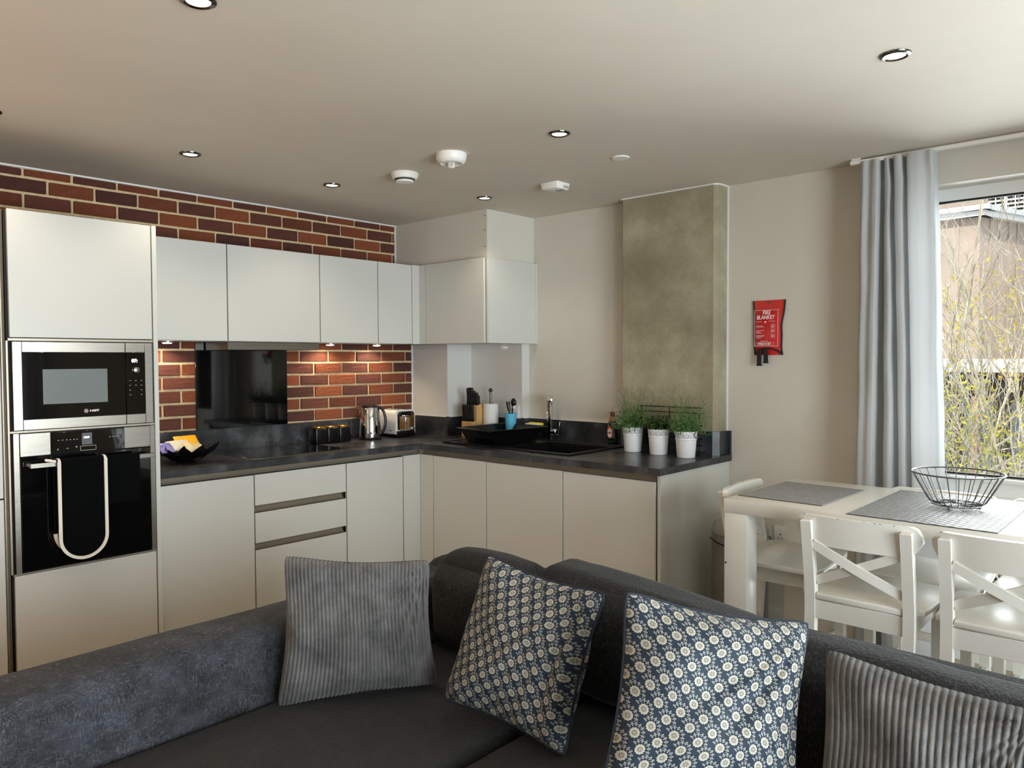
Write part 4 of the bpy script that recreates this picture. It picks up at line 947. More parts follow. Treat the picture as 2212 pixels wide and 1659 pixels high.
def leafmat(name, a, b):
    m = M(name, a, 0.55); q = NT(m); f = q.noise(q.coord('Object'), 55, 2)
    q.link(q.ramp(f, [(0.35, lin(a)), (0.7, lin(b))]), q.b.inputs['Base Color']); return m
m_grass = leafmat('grass_green', (40, 78, 34), (112, 146, 78)); m_leaf = leafmat('dark_leaf_green', (26, 50, 22), (92, 120, 58))
def potted(x, y_, label, kind, seed):
    rnd = random.Random(seed)
    t = thing('potted_plant', label, 'plant', (x, y_, ZK), group='plants in white lace-rim pots'); c = (x, y_, ZK)
    p_ = obj('pot', MB().lathe([(0.044, 0.0005), (0.047, 0.001), (0.0485, 0.004), (0.0555, 0.096), (0.0575, 0.098), (0.0575, 0.104), (0.0555, 0.104), (0.046, 0.004)], c, 48, cap0=True, cap1=True), m_wmetal, t)
    obj('lace_rim', lace((x, y_), 0.0565, 0.0615, ZK+0.103, ZK+0.146), m_wmetal, p_, smooth=60, fixn=False)
    obj('rim_shade_sleeve', MB().lathe([(0.053, 0.104), (0.0545, 0.138)], c, 32, cap0=False, cap1=False), m_soil_shade, t, fixn=False)  # dark sleeve added behind the lace, standing in for the shade inside
    obj('soil', MB().lathe([(0.05, 0.1), (0.05, 0.118), (0.01, 0.122)], c, 24), m_soil_shade, t)
    mb = MB()
    if kind == 'curly':
        for i in range(170):
            a = rnd.uniform(0, 2*PI); r = rnd.uniform(0, 0.042); p = Vector((x+r*math.cos(a), y_+r*math.sin(a), ZK+0.115))
            long_ = rnd.random() < 0.10; L = rnd.uniform(0.22, 0.34) if long_ else rnd.uniform(0.10, 0.26)
            n = 22; d = Vector((math.cos(a)*rnd.uniform(0.05, 0.4), math.sin(a)*rnd.uniform(0.05, 0.4), 1)).normalized()
            curl = rnd.uniform(-1, 1)*(0.7 if long_ else 1.3); ax = Vector((rnd.uniform(-1, 1), rnd.uniform(-1, 1), rnd.uniform(-0.6, 0.6))).normalized()
            pts = [p.copy()]
            for k_ in range(n):
                d = Matrix.Rotation(curl*0.64*(0.15+1.5*(k_/n)**1.3)*(1 if (k_ < 12 or i % 2) else -1.5), 3, ax) @ d
                if p.x+d.x*L/n > -0.155: d.x = -abs(d.x)
                p = p+d*(L/n); pts.append(p.copy())
            w0 = rnd.uniform(0.0015, 0.0028); mb.tube(pts, [w0*(1-0.7*k_/n) for k_ in range(n+1)], 4, caps=False)
        for i in range(220):
            a = rnd.uniform(0, 2*PI); r = rnd.uniform(0, 0.05); p = Vector((x+r*math.cos(a), y_+r*math.sin(a), ZK+0.12+rnd.uniform(0, 0.04)))
            d = Vector((math.cos(a)*0.7, math.sin(a)*0.7, 1)).normalized(); s = d.cross(Vector((0, 0, 1))).normalized()*0.0025
            q = p+d*rnd.uniform(0.02, 0.045); n = len(mb.v); mb.v += [tuple(p-s), tuple(p+s), tuple(q)]; mb.f.append((n, n+1, n+2))
        mt = m_grass
    else:
        for i in range(110):
            a = rnd.uniform(0, 2*PI); r = rnd.uniform(0, 0.04); p = Vector((x+r*math.cos(a), y_+r*math.sin(a), ZK+0.115))
            d = Vector((math.cos(a)*rnd.uniform(0.1, 0.8), math.sin(a)*rnd.uniform(0.1, 0.8), 1)).normalized(); L = rnd.uniform(0.05, 0.12)
            mb.tube([p, p+d*L*0.5, p+d*L], 0.0009, 4, caps=False)
            for k_ in range(12):
                f_ = rnd.uniform(0.25, 1.0); q = p+d*L*f_; b = rnd.uniform(0, 2*PI); e_ = Vector((math.cos(b), math.sin(b), rnd.uniform(-0.2, 0.6))).normalized()
                s = e_.cross(d).normalized()*0.0055; l_ = rnd.uniform(0.011, 0.019); up_ = s.cross(e_).normalized()*0.002
                n = len(mb.v); mb.v += [tuple(q), tuple(q+e_*l_*0.5+s+up_), tuple(q+e_*l_), tuple(q+e_*l_*0.5-s+up_)]; mb.f += [(n, n+1, n+2), (n, n+2, n+3)]
        mt = m_leaf
    obj('foliage', mb, mt, t, fixn=False, smooth=0, kind='stuff'); return t
potted(-0.245, -1.878, 'tall curly grass plant in the white pot nearest the green bottle', 'curly', 3)
potted(-0.262, -2.060, 'short small-leaved bushy plant in the middle white pot', 'bushy', 5)
potted(-0.285, -2.245, 'tall curly grass plant in the white pot nearest the worktop end', 'curly', 11)

# ------------------------------------------------------------------ bar table, mats, wire basket
TZ = 0.90
t = thing('bar_table', 'white wooden bar table with thick top beside the window', 'table', (-0.895, -3.57, 0))
obj('tabletop', B(-1.229, -4.20, TZ-0.053, -0.556, -2.941, TZ), m_wpaint, t, bevel=0.003)
for a, b in ((-1.227, -3.036), (-0.650, -3.036), (-1.227, -4.198), (-0.650, -4.198)): obj('leg', B(a, b, 0, a+0.092, b+0.092, TZ-0.053), m_wpaint, t, bevel=0.002)
dm = MB()
for y_, z in ((-2.949, 0.65),): dm.lathe([(0.004, 0), (0.004, -0.0006)], (-1.2272, y_-0.002, z), 8, 'x')
obj('paint_chip', dm, m_black, t)
m_mat = Mn('woven_silver_grey_vinyl', [(0.3, (116, 116, 116)), (0.7, (150, 150, 149))], 90, 0.42, spec=0.6)
def placemat(label, x0, y0, x1, y1, rz=0.0):
    cxm, cym = (x0+x1)/2, (y0+y1)/2; t_ = thing('placemat', label, 'placemat', (cxm, cym, TZ), rz, 'woven placemats on the bar table')
    lx, ly = x1-x0, y1-y0; nx, ny = round(lx/0.0155), round(ly/0.0225); NX, NY = nx*4, ny*4
    def fn(u, v):
        a, b = u*nx, v*ny; i, j = int(a), int(b); fa, fb = a-i, b-j
        if (i+j) % 2: h = math.sin(PI*fa)*0.7+0.3*math.sin(PI*fb); h *= 0.0026
        else: h = -0.0004+0.0008*math.sin(PI*fb)
        return (-lx/2+lx*u, -ly/2+ly*v, 0.0022+max(-0.0006, h))
    obj('weave', MB().grid(fn, NX, NY), m_mat, t_, local=True, fixn=False, smooth=60)
    obj('binding', MB().tube([(-lx/2, -ly/2, 0.0018), (lx/2, -ly/2, 0.0018), (lx/2, ly/2, 0.0018), (-lx/2, ly/2, 0.0018)], 0.0016, 6, closed=True), M('mat_edge', (70, 70, 70), 0.5), t_, local=True)
placemat('grey woven placemat at the left end of the bar table, nothing on it', -1.138, -3.290, -0.690, -2.960, -0.02)
placemat('large grey woven placemat under the wire basket', -1.230, -3.856, -0.592, -3.405, 0.0)
bx_, by_ = -0.885, -3.672
m_wire = M('steel_wire', (120, 120, 122), 0.22, 1.0)
t = thing('wire_basket', 'round tapered chrome wire fruit basket, empty, on the bar table', 'basket', (bx_, by_, TZ))
zb0, zr = TZ+0.022, TZ+0.132; rb0, rr0 = 0.083, 0.147
ring = lambda r, z, n=48: [(bx_+r*math.cos(2*PI*i/n), by_+r*math.sin(2*PI*i/n), z) for i in range(n)]
obj('rim_ring', MB().tube(ring(rr0, zr), 0.0028, 8, closed=True), m_wire, t)
obj('bottom_ring', MB().tube(ring(rb0*0.98, zb0-0.002), 0.002, 8, closed=True), m_wire, t)
for k_, r in enumerate((0.06, 0.04, 0.02)): obj('bottom_ring', MB().tube(ring(r, zb0-0.003, 32), 0.0017, 6, closed=True), m_wire, t)
for i in range(26):
    a = 2*PI*i/26; ca, sa = math.cos(a), math.sin(a)
    pts = [(bx_+ca*r, by_+sa*r, z) for r, z in ((rr0, zr), (rb0+0.025, zb0+0.04), (rb0+0.006, zb0+0.008), (rb0-0.008, zb0), (0.018, zb0-0.001))]
    obj('wire', MB().tube(pts, 0.0014, 6), m_wire, t)
for i in range(3):
    a = 2*PI*i/3+0.9; px_, py_ = bx_+0.07*math.cos(a), by_+0.07*math.sin(a)
    obj('foot', MB().tube([(px_, py_, zb0), (px_+0.008*math.cos(a), py_+0.008*math.sin(a), TZ+0.014), (px_+0.002*math.cos(a), py_+0.002*math.sin(a), TZ+0.0075)], 0.0022, 8).ball((px_, py_, TZ+0.009), 0.0042, 10, 6), m_wire, t)

# ------------------------------------------------------------------ bar stools
def make_stool(label):
    t = thing('bar_stool', label, 'stool', (0, 0, 0), 0, 'white cross-back bar stools')
    K = dict(local=True)
    for s in (-1, 1):
        y0, y1 = s*0.141, s*0.176
        a, b = min(y0, y1), max(y0, y1)
        lg = MB(); st_ = [(-0.200, 0), (-0.182, 0.3), (-0.166, 0.56), (-0.168, 0.63), (-0.178, 0.70), (-0.196, 0.80), (-0.213, 0.885), (-0.2135, 0.889)]
        for k_, (xa, za) in enumerate(st_):
            h_ = 0.0165 if k_ < 7 else 0.0135; e_ = 0 if k_ < 7 else 0.003
            lg.v += [(xa-h_, a+e_, za), (xa+h_, a+e_, za), (xa+h_, b-e_, za), (xa-h_, b-e_, za)]
        for k_ in range(len(st_)-1):
            for q in range(4): q2 = (q+1) % 4; lg.f.append((k_*4+q, k_*4+q2, k_*4+4+q2, k_*4+4+q))
        n_ = len(st_)*4; lg.f += [(3, 2, 1, 0), (n_-4, n_-3, n_-2, n_-1)]
        obj('leg', lg, m_wpaint, t, smooth=25, **K)
        y0, y1 = s*0.150, s*0.185; a, b = min(y0, y1), max(y0, y1)
        obj('leg', MB().hexa([(0.140, a, 0), (0.172, a, 0), (0.172, b, 0), (0.140, b, 0)], [(0.132, a, 0.605), (0.168, a, 0.605), (0.168, b, 0.605), (0.132, b, 0.605)]), m_wpaint, t, bevel=0.002, seg=1, **K)
        y0, y1 = s*0.150, s*0.170; a, b = min(y0, y1), max(y0, y1)
        obj('apron', B(-0.150, a, 0.545, 0.134, b, 0.606), m_wpaint, t, bevel=0.0015, seg=1, **K)
        obj('side_stretcher', B(-0.172, a, 0.20, 0.142, b, 0.235), m_wpaint, t, bevel=0.002, seg=1, **K)
    obj('apron', B(-0.178, -0.141, 0.540, -0.160, 0.141, 0.606), m_wpaint, t, bevel=0.0015, seg=1, **K)
    obj('apron', B(0.142, -0.15, 0.545, 0.160, 0.15, 0.606), m_wpaint, t, bevel=0.0015, seg=1, **K)
    obj('foot_rail', B(0.138, -0.15, 0.26, 0.162, 0.15, 0.30), m_wpaint, t, bevel=0.003, **K)
    obj('rear_stretcher', B(-0.198, -0.141, 0.28, -0.178, 0.141, 0.315), m_wpaint, t, bevel=0.002, **K)
    def st(u, v):
        s = 2*u-1; x = -0.178+0.373*v; wd = 0.205-0.058*max(0, (0.18-v)/0.18)**0 if v > 0.10 else 0.139
        return x, s, wd
    seat = MB(); pl = [(-0.181, -0.139), (-0.150, -0.139), (-0.148, -0.198), (-0.05, -0.205), (0.15, -0.212), (0.185, -0.200), (0.197, -0.15), (0.200, 0), (0.197, 0.15), (0.185, 0.200), (0.15, 0.212), (-0.05, 0.205), (-0.148, 0.198), (-0.150, 0.139), (-0.181, 0.139)]
    obj('seat', seat.prism(pl, 0.607, 0.630), m_wpaint, t, bevel=0.006, seg=3, smooth=50, **K)
    def railf(xo, flip):
        def fn(u, v):
            s = 2*u-1; y_ = 0.2*s; rr = max(0, abs(s)-0.86)/0.14; x = -0.198-0.022*(1-s*s)+xo
            zlo = 0.803+0.052*max(0, (abs(s)-0.83)/0.17)**1.2; zhi = 0.905-0.028*rr**2
            return (x-0.012*v*0-0.008*(v-0.5), y_, zlo+(zhi-zlo)*v)
        return fn
    fA, fB = railf(0.026, 0), railf(0.004, 0); rl_ = MB(); NU_, NV_ = 28, 8
    rl_.grid(fA, NU_, NV_); rl_.grid(fB, NU_, NV_); W = NU_+1; off = W*(NV_+1)
    for i in range(NU_):
        for (r0_, ) in ((0,), (NV_,)): a = r0_*W+i; rl_.f.append((a, a+1, off+a+1, off+a))
    for j in range(NV_):
        for c0_ in (0, NU_): a = j*W+c0_; rl_.f.append((a, a+W, off+a+W, off+a))
    obj('top_rail', rl_, m_wpaint, t, smooth=50, merge=True, **K)
    for s, x_ in ((1, 0.004), (-1, 0.014)):
        n_ = 12; mb = MB()
        for i in range(n_+1):
            q = i/n_; y_ = s*(-0.141+0.282*q); z = 0.672+0.135*q; x = -0.180-0.028*q-0.012*math.sin(PI*q)+x_
            for dx, dz in ((-0.006, -0.014), (0.006, -0.014), (0.006, 0.014), (-0.006, 0.014)): mb.v.append((x+dx, y_-dz*0.45*s, z+dz))
        for i in range(n_):
            for k_ in range(4): k2 = (k_+1) % 4; mb.f.append((i*4+k_, i*4+k2, i*4+4+k2, i*4+4+k_))
        mb.f += [(0, 1, 2, 3), (n_*4+3, n_*4+2, n_*4+1, n_*4)]
        obj('cross_brace', mb, m_wpaint, t, smooth=30, **K)
    ch = MB()
    for y_, l_ in ((0.172, 0.0015), (0.055, 0.002), (-0.03, 0.0015), (-0.062, 0.005), (-0.078, 0.0035), (-0.12, 0.0015)):
        xm = -0.2135+0.0205*(y_/0.2)**2; ch.box(xm-0.006, y_-l_, 0.9035, xm-0.001, y_+l_, 0.9056)
    obj('paint_chips', ch, m_bmatte, t, **K)
    return t
s0 = make_stool('white cross-back bar stool at the near side, left of the two in front')
s0.location = (-1.137, -3.472, 0)
dup(s0, (-1.137, -3.898, 0), 0.0, 'white cross-back bar stool at the near side, cut by the right edge')
dup(s0, (-0.855, -3.040, 0), -PI/2+0.05, 'white cross-back bar stool tucked in at the left end of the table')
dup(s0, (-0.722, -3.545, 0), PI, 'white cross-back bar stool at the window side, in front of the curtain')
dup(s0, (-0.722, -3.975, 0), PI, 'white cross-back bar stool at the window side, far right')

# ------------------------------------------------------------------ sofa and cushions
SZ = 0.415
sf = thing('corner_sofa', 'charcoal chenille corner sofa in the foreground, seen over its seat', 'sofa', (-2.4, -3.3, 0))
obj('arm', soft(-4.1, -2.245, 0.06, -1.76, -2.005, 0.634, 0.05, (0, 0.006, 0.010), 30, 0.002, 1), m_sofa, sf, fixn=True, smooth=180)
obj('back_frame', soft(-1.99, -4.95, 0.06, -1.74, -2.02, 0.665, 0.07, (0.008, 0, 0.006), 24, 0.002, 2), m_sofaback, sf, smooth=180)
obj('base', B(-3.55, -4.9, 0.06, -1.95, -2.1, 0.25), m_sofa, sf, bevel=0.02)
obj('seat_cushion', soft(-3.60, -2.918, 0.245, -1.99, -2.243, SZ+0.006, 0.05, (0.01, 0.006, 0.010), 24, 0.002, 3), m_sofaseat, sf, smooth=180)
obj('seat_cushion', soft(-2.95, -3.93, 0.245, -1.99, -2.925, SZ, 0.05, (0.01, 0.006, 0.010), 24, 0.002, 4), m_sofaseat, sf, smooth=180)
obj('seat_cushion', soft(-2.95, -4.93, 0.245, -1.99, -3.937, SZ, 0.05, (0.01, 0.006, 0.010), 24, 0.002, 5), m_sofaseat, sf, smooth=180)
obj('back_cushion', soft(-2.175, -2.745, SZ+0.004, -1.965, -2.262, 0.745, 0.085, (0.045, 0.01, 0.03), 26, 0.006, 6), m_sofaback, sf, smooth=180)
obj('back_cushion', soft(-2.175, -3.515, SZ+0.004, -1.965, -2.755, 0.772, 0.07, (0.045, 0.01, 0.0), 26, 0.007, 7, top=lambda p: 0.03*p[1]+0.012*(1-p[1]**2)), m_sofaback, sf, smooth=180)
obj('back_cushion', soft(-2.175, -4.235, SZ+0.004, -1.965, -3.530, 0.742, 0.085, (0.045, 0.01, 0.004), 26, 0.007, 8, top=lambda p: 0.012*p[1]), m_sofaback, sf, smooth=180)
for x, y_ in ((-3.45, -2.15), (-1.85, -2.15), (-1.85, -4.8), (-2.85, -4.8)): obj('foot', B(x-0.03, y_-0.03, 0, x+0.03, y_+0.03, 0.065), m_bplas, sf)

def cushion(label, grp, TL, TR, BR, BL, T, mat, nu=60, nv=60, ribs=0, con=0.07, wr=0.0, pipe=None, seed=0, gather=None):
    TL, TR, BR, BL = map(Vector, (TL, TR, BR, BL)); cen = (TL+TR+BR+BL)/4
    ux = ((TR-TL)+(BR-BL)).normalized(); uz = ((TL-BL)+(TR-BR)).normalized(); N = ux.cross(uz).normalized()   # towards the viewer side
    if N.dot(Vector(CAM)-cen) < 0: N = -N
    t = thing('scatter_cushion', label, 'cushion', cen, 0, grp)
    def base(u, v):
        k8 = 1-0.035*(abs(2*u-1)*abs(2*v-1))**10; uu = 0.5+(u-0.5)*(1-con*math.sin(PI*v))*k8; vv = 0.5+(v-0.5)*(1-con*math.sin(PI*u))*k8
        return (BL*(1-uu)+BR*uu)*(1-vv)+(TL*(1-uu)+TR*uu)*vv
    def side(sg):
        def fn(u, v):
            a, b = 2*u-1, 2*v-1; k = max(0, (1-abs(a)**3.2))*max(0, (1-abs(b)**3.2)); h = T/2*k**0.62
            p = base(u, v)
            if wr:
                q = Vector((u*3.1+seed, v*3.1, sg)); h += wr*noise.noise(q)*min(1, k*3)
                rd = noise.noise(Vector((math.atan2(b-0.9, a-0.9)*6, seed, 0)))*math.exp(-((a-0.9)**2+(b+0.1)**2)*1.2)
                h += wr*1.2*rd*min(1, k*4)
            if ribs:
                w_ = abs(math.sin(PI*ribs*(u+0.004*math.sin(7*v+seed))))**0.5; h += 0.008*w_*(0.35+0.65*min(1, k*6))+0.0006*noise.noise(Vector((u*140, v*60, seed)))
                p = p+uz*(0.0025*w_*(1 if v > 0.5 else -1)*max(0, abs(b)-0.9)/0.1)
            return p+N*(sg*h)
        return fn
    mb = MB(); mb.grid(side(1), nu, nv); nf = len(mb.f); mb.grid(side(-1), nu, nv)
    o = obj('cover', mb, mat, t, smooth=180, fixn=False)
    me = o.data; uv = me.uv_layers.new(name='UVMap'); W = nu+1; tot = W*(nv+1)
    if True:
        bm = bmesh.new(); bm.from_mesh(me); bm.normal_update()
    l = bm.loops.layers.uv.active
    for f in bm.faces:
        for lp in f.loops:
            i = lp.vert.index % tot; lp[l].uv = ((i % W)/nu+(0.31 if lp.vert.index >= tot else 0), (i//W)/nv)
    bmesh.ops.recalc_face_normals(bm, faces=bm.faces); bm.to_mesh(me); bm.free()
    if pipe:
        loop = [base(i/24, 0) for i in range(24)]+[base(1, i/24) for i in range(24)]+[base(1-i/24, 1) for i in range(24)]+[base(0, 1-i/24) for i in range(24)]
        obj('piping', MB().tube(loop, 0.0042, 8, closed=True), pipe, t)
    return t
G1, G2 = 'corduroy cushions on the sofa', 'floral cushions on the sofa'
cushion('ribbed grey corduroy cushion propped in the corner of the sofa, whole', G1, (-2.781, -2.330, 0.873), (-2.425, -2.575, 0.832), (-2.385, -2.566, 0.432), (-2.800, -2.310, 0.420), 0.15, m_cord, 38*8, 70, 38, 0.08, 0.035, seed=2)
cushion('navy daisy-print cushion, the one nearer the sofa corner', G2, (-2.327, -2.724, 0.860), (-2.312, -3.151, 0.822), (-2.463, -3.130, 0.425), (-2.488, -2.693, 0.455), 0.19, m_floral, 72, 72, 0, 0.095, 0.026, m_navy, 5)
cushion('navy daisy-print cushion, the larger one in the bottom centre', G2, (-2.522, -3.350, 0.917), (-2.205, -3.652, 0.832), (-2.391, -3.700, 0.430), (-2.697, -3.396, 0.515), 0.19, m_floral, 72, 72, 0, 0.095, 0.026, m_navy, 9)
cushion('ribbed grey corduroy cushion cut off by the bottom right corner', G1, (-2.259, -3.707, 0.800), (-2.267, -4.125, 0.780), (-2.318, -4.105, 0.425), (-2.432, -3.745, 0.430), 0.15, m_cord, 30*8, 70, 30, 0.06, 0.022, seed=14)

# ------------------------------------------------------------------ outside the window
m_clad = Mn('tan_standing_seam_cladding', [(0.3, (164, 146, 134)), (0.7, (182, 165, 153))], 1.5, 0.6)
m_cladg = m_clad
m_par = M('pale_zinc_parapet', (206, 208, 212), 0.5); m_parl = M('white_parapet_band', (236, 236, 236), 0.5)
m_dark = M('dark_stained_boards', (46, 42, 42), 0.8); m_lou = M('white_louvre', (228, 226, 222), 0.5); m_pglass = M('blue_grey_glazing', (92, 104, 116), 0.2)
struct('ground_outside', B(0.31, -14, -3.0, 30, 14, -2.8), Mn('grass_ground', [(0.3, (70, 84, 44)), (0.7, (110, 116, 70))], 2, 0.95))
def wallbox(p, q, z0, z1, th):
    P_, Q_ = Vector((p[0], p[1], 0)), Vector((q[0], q[1], 0)); d = (Q_-P_).normalized(); n = Vector((-d.y, d.x, 0))
    if n.dot(Vector((CAM[0], CAM[1], 0))-P_) > 0: n = -n
    A, B_, C_, D_ = P_, Q_, Q_+n*th, P_+n*th
    return MB().hexa([(v.x, v.y, z0) for v in (A, B_, C_, D_)], [(v.x, v.y, z1) for v in (A, B_, C_, D_)]), d, n
cor = Vector((7.588, -2.095)); lf = Vector((7.612, -1.516)); rt = Vector((8.50, -2.353))
dl = (lf-cor).normalized(); dr_ = (rt-cor).normalized()
L2 = cor+dl*5; R2_ = cor+dr_*5
bd = thing('clad_building', 'tan metal-clad building with pale zinc parapet seen through the window', 'building', (cor.x, cor.y, -2.8))
for nm, a, b in (('left_face', cor, L2), ('right_face', cor, R2_)):
    mb, d, n = wallbox(a, b, -2.8, 3.28, 0.3); obj('wall', mb, m_clad, bd, smooth=0)
    o_ = -n*0.09
    mb2, _, _ = wallbox(a+Vector((o_.x, o_.y))-Vector((d.x, d.y))*0.09, b+Vector((o_.x, o_.y)), 3.28, 3.35, 0.4); obj('parapet_band', mb2, m_parl, bd, smooth=0)
    o_ = -n*0.14
    mb2, _, _ = wallbox(a+Vector((o_.x, o_.y))-Vector((d.x, d.y))*0.14, b+Vector((o_.x, o_.y)), 3.35, 3.415, 0.45); obj('parapet_cap', mb2, m_par, bd, smooth=0)
    L_ = 5.0; i = 0
    s = 0.24
    while s < 4.6:
        p = a+Vector((d.x, d.y))*s; mb3, _, _ = wallbox(p+Vector((-n.x, -n.y))*0.02, p+Vector((d.x, d.y))*0.022+Vector((-n.x, -n.y))*0.02, -2.8, 3.28, 0.05)
        obj('standing_seam', mb3, m_clad, bd, smooth=0); s += 0.31 if nm == 'left_face' else 0.24
ub = thing('plant_room_building', 'taller building behind with white louvred grilles above the parapet', 'building', (12.5, -1.5, -2.8))
obj('wall', B(12.4, -4.4, -2.8, 12.8, 4, 7), m_clad, ub, smooth=0)
gy = -1.305
for k_ in range(4):
    y1_ = gy-0.302*k_; y0_ = y1_-0.25
    fr = obj('louvre_frame', MB().box(12.30, y0_-0.052, 3.5, 12.40, y0_, 4.9).box(12.30, y0_, 4.86, 12.40, y1_, 4.9), m_par, ub, smooth=0)
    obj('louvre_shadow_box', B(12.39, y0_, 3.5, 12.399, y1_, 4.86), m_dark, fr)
    for j in range(18):
        z = 3.52+0.074*j; obj('slat', MB().hexa([(12.30, y0_, z), (12.31, y0_, z), (12.31, y1_, z), (12.30, y1_, z)], [(12.35, y0_, z+0.045), (12.36, y0_, z+0.045), (12.36, y1_, z+0.045), (12.35, y1_, z+0.045)]), m_lou, fr, smooth=0)
    obj('mullion', B(12.285, (y0_+y1_)/2-0.008, 3.5, 12.30, (y0_+y1_)/2+0.008, 4.86), m_lou, fr)
ob = thing('outbuilding', 'dark boarded outbuilding with a white fascia under the cladding wall', 'outbuilding', (6.0, -3, -2.8))
obj('fascia', B(5.80, -7.5, 1.275, 6.35, 0.8, 1.425), m_parl, ob, bevel=0.01)
obj('flat_roof', B(6.35, -7.5, 1.30, 7.5, 0.8, 1.36), m_par, ob)
obj('wall', B(6.15, -7.5, -2.8, 6.30, 0.8, 1.275), m_dark, ob)
for i in range(26): obj('board', B(6.125, -7.4+0.31*i, -2.8, 6.15, -7.4+0.31*i+0.285, 1.27), m_dark, ob)
for y_ in (-3.02, -2.55, -2.1): obj('glazed_panel', B(6.10, y_, 0.05, 6.125, y_+0.30, 0.95), m_pglass, ob)
obj('brick_coping', B(6.0, -3.9, 1.19, 6.15, -2.6, 1.27), M('terracotta', (150, 92, 64), 0.8), ob)
obj('pink_post', B(5.95, -2.42, -2.8, 6.02, -2.35, 1.0), M('pinkish_timber', (186, 150, 136), 0.8), ob)

# bare branching trees with first yellow-green leaves
m_bark = Mn('pale_grey_bark', [(0.35, (170, 158, 140)), (0.65, (222, 214, 200))], 6, 0.8)
def leafm(name, a, b):
    m = M(name, a, 0.6); q = NT(m); f = q.noise(q.coord('Object'), 3, 3); q.link(q.ramp(f, [(0.35, lin(a)), (0.65, lin(b))]), q.b.inputs['Base Color'])
    tr = q.node('ShaderNodeBsdfTranslucent'); tr.inputs[0].default_value = (*lin(b), 1); mx = q.node('ShaderNodeMixShader'); mx.inputs[0].default_value = 0.35
    q.link(q.b.outputs[0], mx.inputs[1]); q.link(tr.outputs[0], mx.inputs[2]); q.link(mx.outputs[0], q.n['Material Output'].inputs[0]); return m
m_yel = leafm('spring_yellow_leaf', (196, 176, 60), (222, 206, 92)); m_ygr = leafm('yellow_green_leaf', (140, 150, 52), (204, 196, 74))
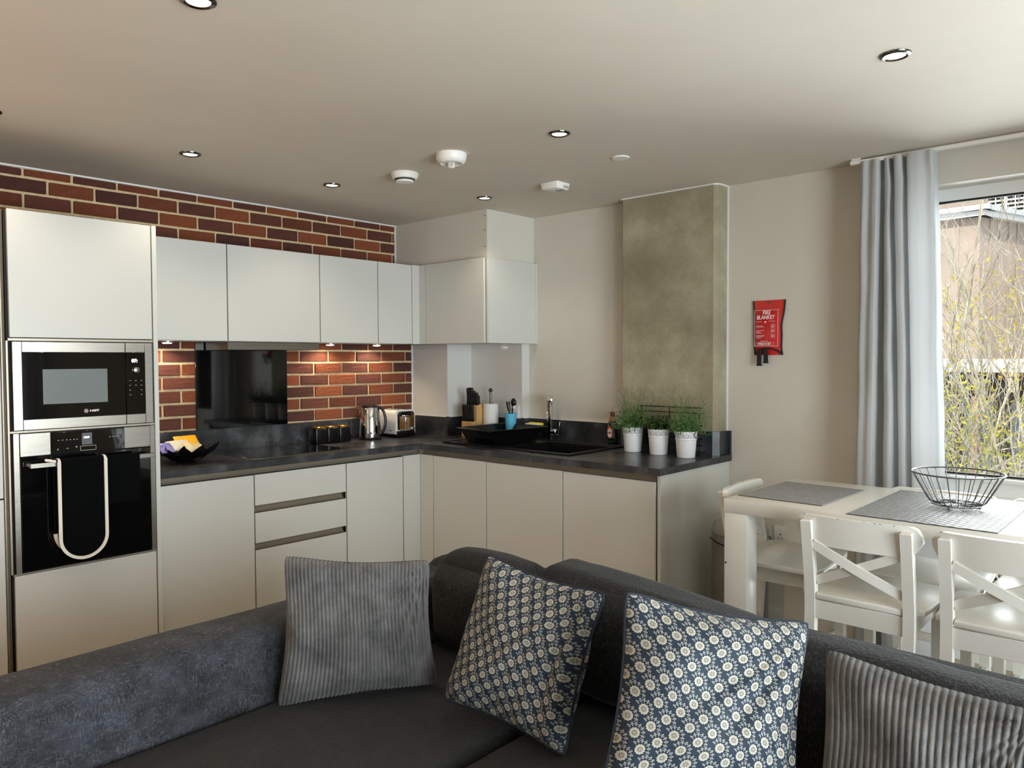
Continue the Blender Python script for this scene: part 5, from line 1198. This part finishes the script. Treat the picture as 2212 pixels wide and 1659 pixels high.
def tree(label, base, h0, stems, spread, seed, leafm_, nleaf, ztop, lz=(0, 9), r0=0.05, gen=4):
    rnd = random.Random(seed); t = thing('budding_tree', label, 'tree', base, 0, 'trees outside the window'); bp = Vector(base)
    wood = MB(); trunk = MB(); tips = []
    trunk.tube([bp, bp+Vector((0.03, 0.02, h0*0.5)), bp+Vector((0, 0, h0))], [r0*1.5, r0*1.2, r0], 10)
    def grow(p, d, L, r, g):
        n = 5; pts = [p.copy()]; 
        for k_ in range(n):
            d = (d+Vector((rnd.uniform(-1, 1), rnd.uniform(-1, 1), rnd.uniform(-0.4, 0.8)))*0.16+Vector((0, 0, 0.05))).normalized()
            p = p+d*(L/n); pts.append(p.copy())
            if g > 0 and k_ >= 1:
                for _ in range(rnd.choice((0, 1, 1, 2) if g > 1 else (1, 1, 2))):
                    ax = Vector((rnd.uniform(-1, 1), rnd.uniform(-1, 1), rnd.uniform(-1, 1))).normalized()
                    grow(p.copy(), Matrix.Rotation(rnd.uniform(0.35, 0.9), 3, ax) @ d, L*rnd.uniform(0.45, 0.7), r*0.55, g-1)
            if g <= 1: tips.append(p.copy())
        wood.tube(pts, [r*(1-0.6*k_/n) for k_ in range(n+1)], 5 if g > 1 else 3, caps=False)
    for i in range(stems):
        a = 2*PI*i/stems+rnd.uniform(-0.3, 0.3); s = spread*rnd.uniform(0.3, 1)
        grow(bp+Vector((0, 0, h0*rnd.uniform(0.55, 1))), Vector((math.cos(a)*s, math.sin(a)*s, 1)).normalized(), (ztop-h0-base[2])*rnd.uniform(0.5, 0.8), r0*0.7, gen-1)
    obj('trunk', trunk, m_bark, t); obj('branches', wood, m_bark, t, fixn=False, smooth=180, kind='stuff')
    lf_ = MB(); cl = [p for p in tips if lz[0] < p.z < lz[1]] or tips
    for i in range(nleaf):
        p = rnd.choice(cl)+Vector([rnd.gauss(0, 0.035) for _ in range(3)]); s = rnd.uniform(0.012, 0.028)
        a = Vector([rnd.uniform(-1, 1) for _ in range(3)]).normalized(); b = a.orthogonal().normalized(); c_ = a.cross(b)*0.2*s
        n = len(lf_.v); lf_.v += [tuple(p), tuple(p+a*s+b*s*0.45+c_), tuple(p+a*s*2), tuple(p+a*s-b*s*0.45+c_)]; lf_.f += [(n, n+1, n+2), (n, n+2, n+3)]
    obj('leaves', lf_, leafm_, t, fixn=False, smooth=0, kind='stuff')
tree('tallest budding tree outside, its pale bare twigs reaching the parapet', (3.9, -3.30, -2.8), 2.9, 7, 0.55, 21, m_yel, 1300, 3.1, (0.2, 2.2), 0.030, 4)
tree('bushy budding tree outside, low and left, next to the curtain', (3.4, -2.75, -2.8), 2.3, 6, 0.6, 33, m_ygr, 1300, 1.75, (-1, 1.3), 0.018, 4)
tree('low yellow-leaved tree outside, closest to the lower window panes', (2.6, -3.55, -2.8), 2.2, 6, 0.6, 47, m_ygr, 1400, 1.25, (-1, 1.05), 0.012, 4)
for x, y_, r_s in ((4.6, -4.6, 60), (5.0, -1.6, 71)):
    tree('budding tree outside, '+('right of the window view' if y_ < -4 else 'mostly hidden by the curtain'), (x, y_, -2.8), 2.6, 6, 0.6, r_s, m_yel, 1200, 2.8, (0, 2.4), 0.045, 4)

# floor lamp added out of view, to warm the tint of the left side
t = thing('added_floor_lamp', 'lit floor lamp added out of view to warm the left side', 'lamp', (-5.3, -1.3, 0))
obj('base', MB().lathe([(0.15, 0), (0.15, 0.02), (0.02, 0.03)], (-5.3, -1.3, 0), 32), m_dchrome, t)
obj('pole', MB().lathe([(0.012, 0.02), (0.012, 1.62)], (-5.3, -1.3, 0), 16), m_dchrome, t)
obj('shade', MB().lathe([(0.22, 1.50), (0.15, 1.78)], (-5.3, -1.3, 0), 36, cap0=False, cap1=False), M('linen_shade', (220, 190, 150), 0.9), t, fixn=False)
obj('bulb', MB().ball((-5.3, -1.3, 1.66), 0.03), M('warm_bulb', (255, 230, 190), 0.4, emit=(255, 190, 120), es=20), t)
light('added_floor_lamp_light', 'POINT', (-5.3, -1.3, 1.72), 45, (1.0, 0.62, 0.36), None, parent=t, shadow_soft_size=0.05)
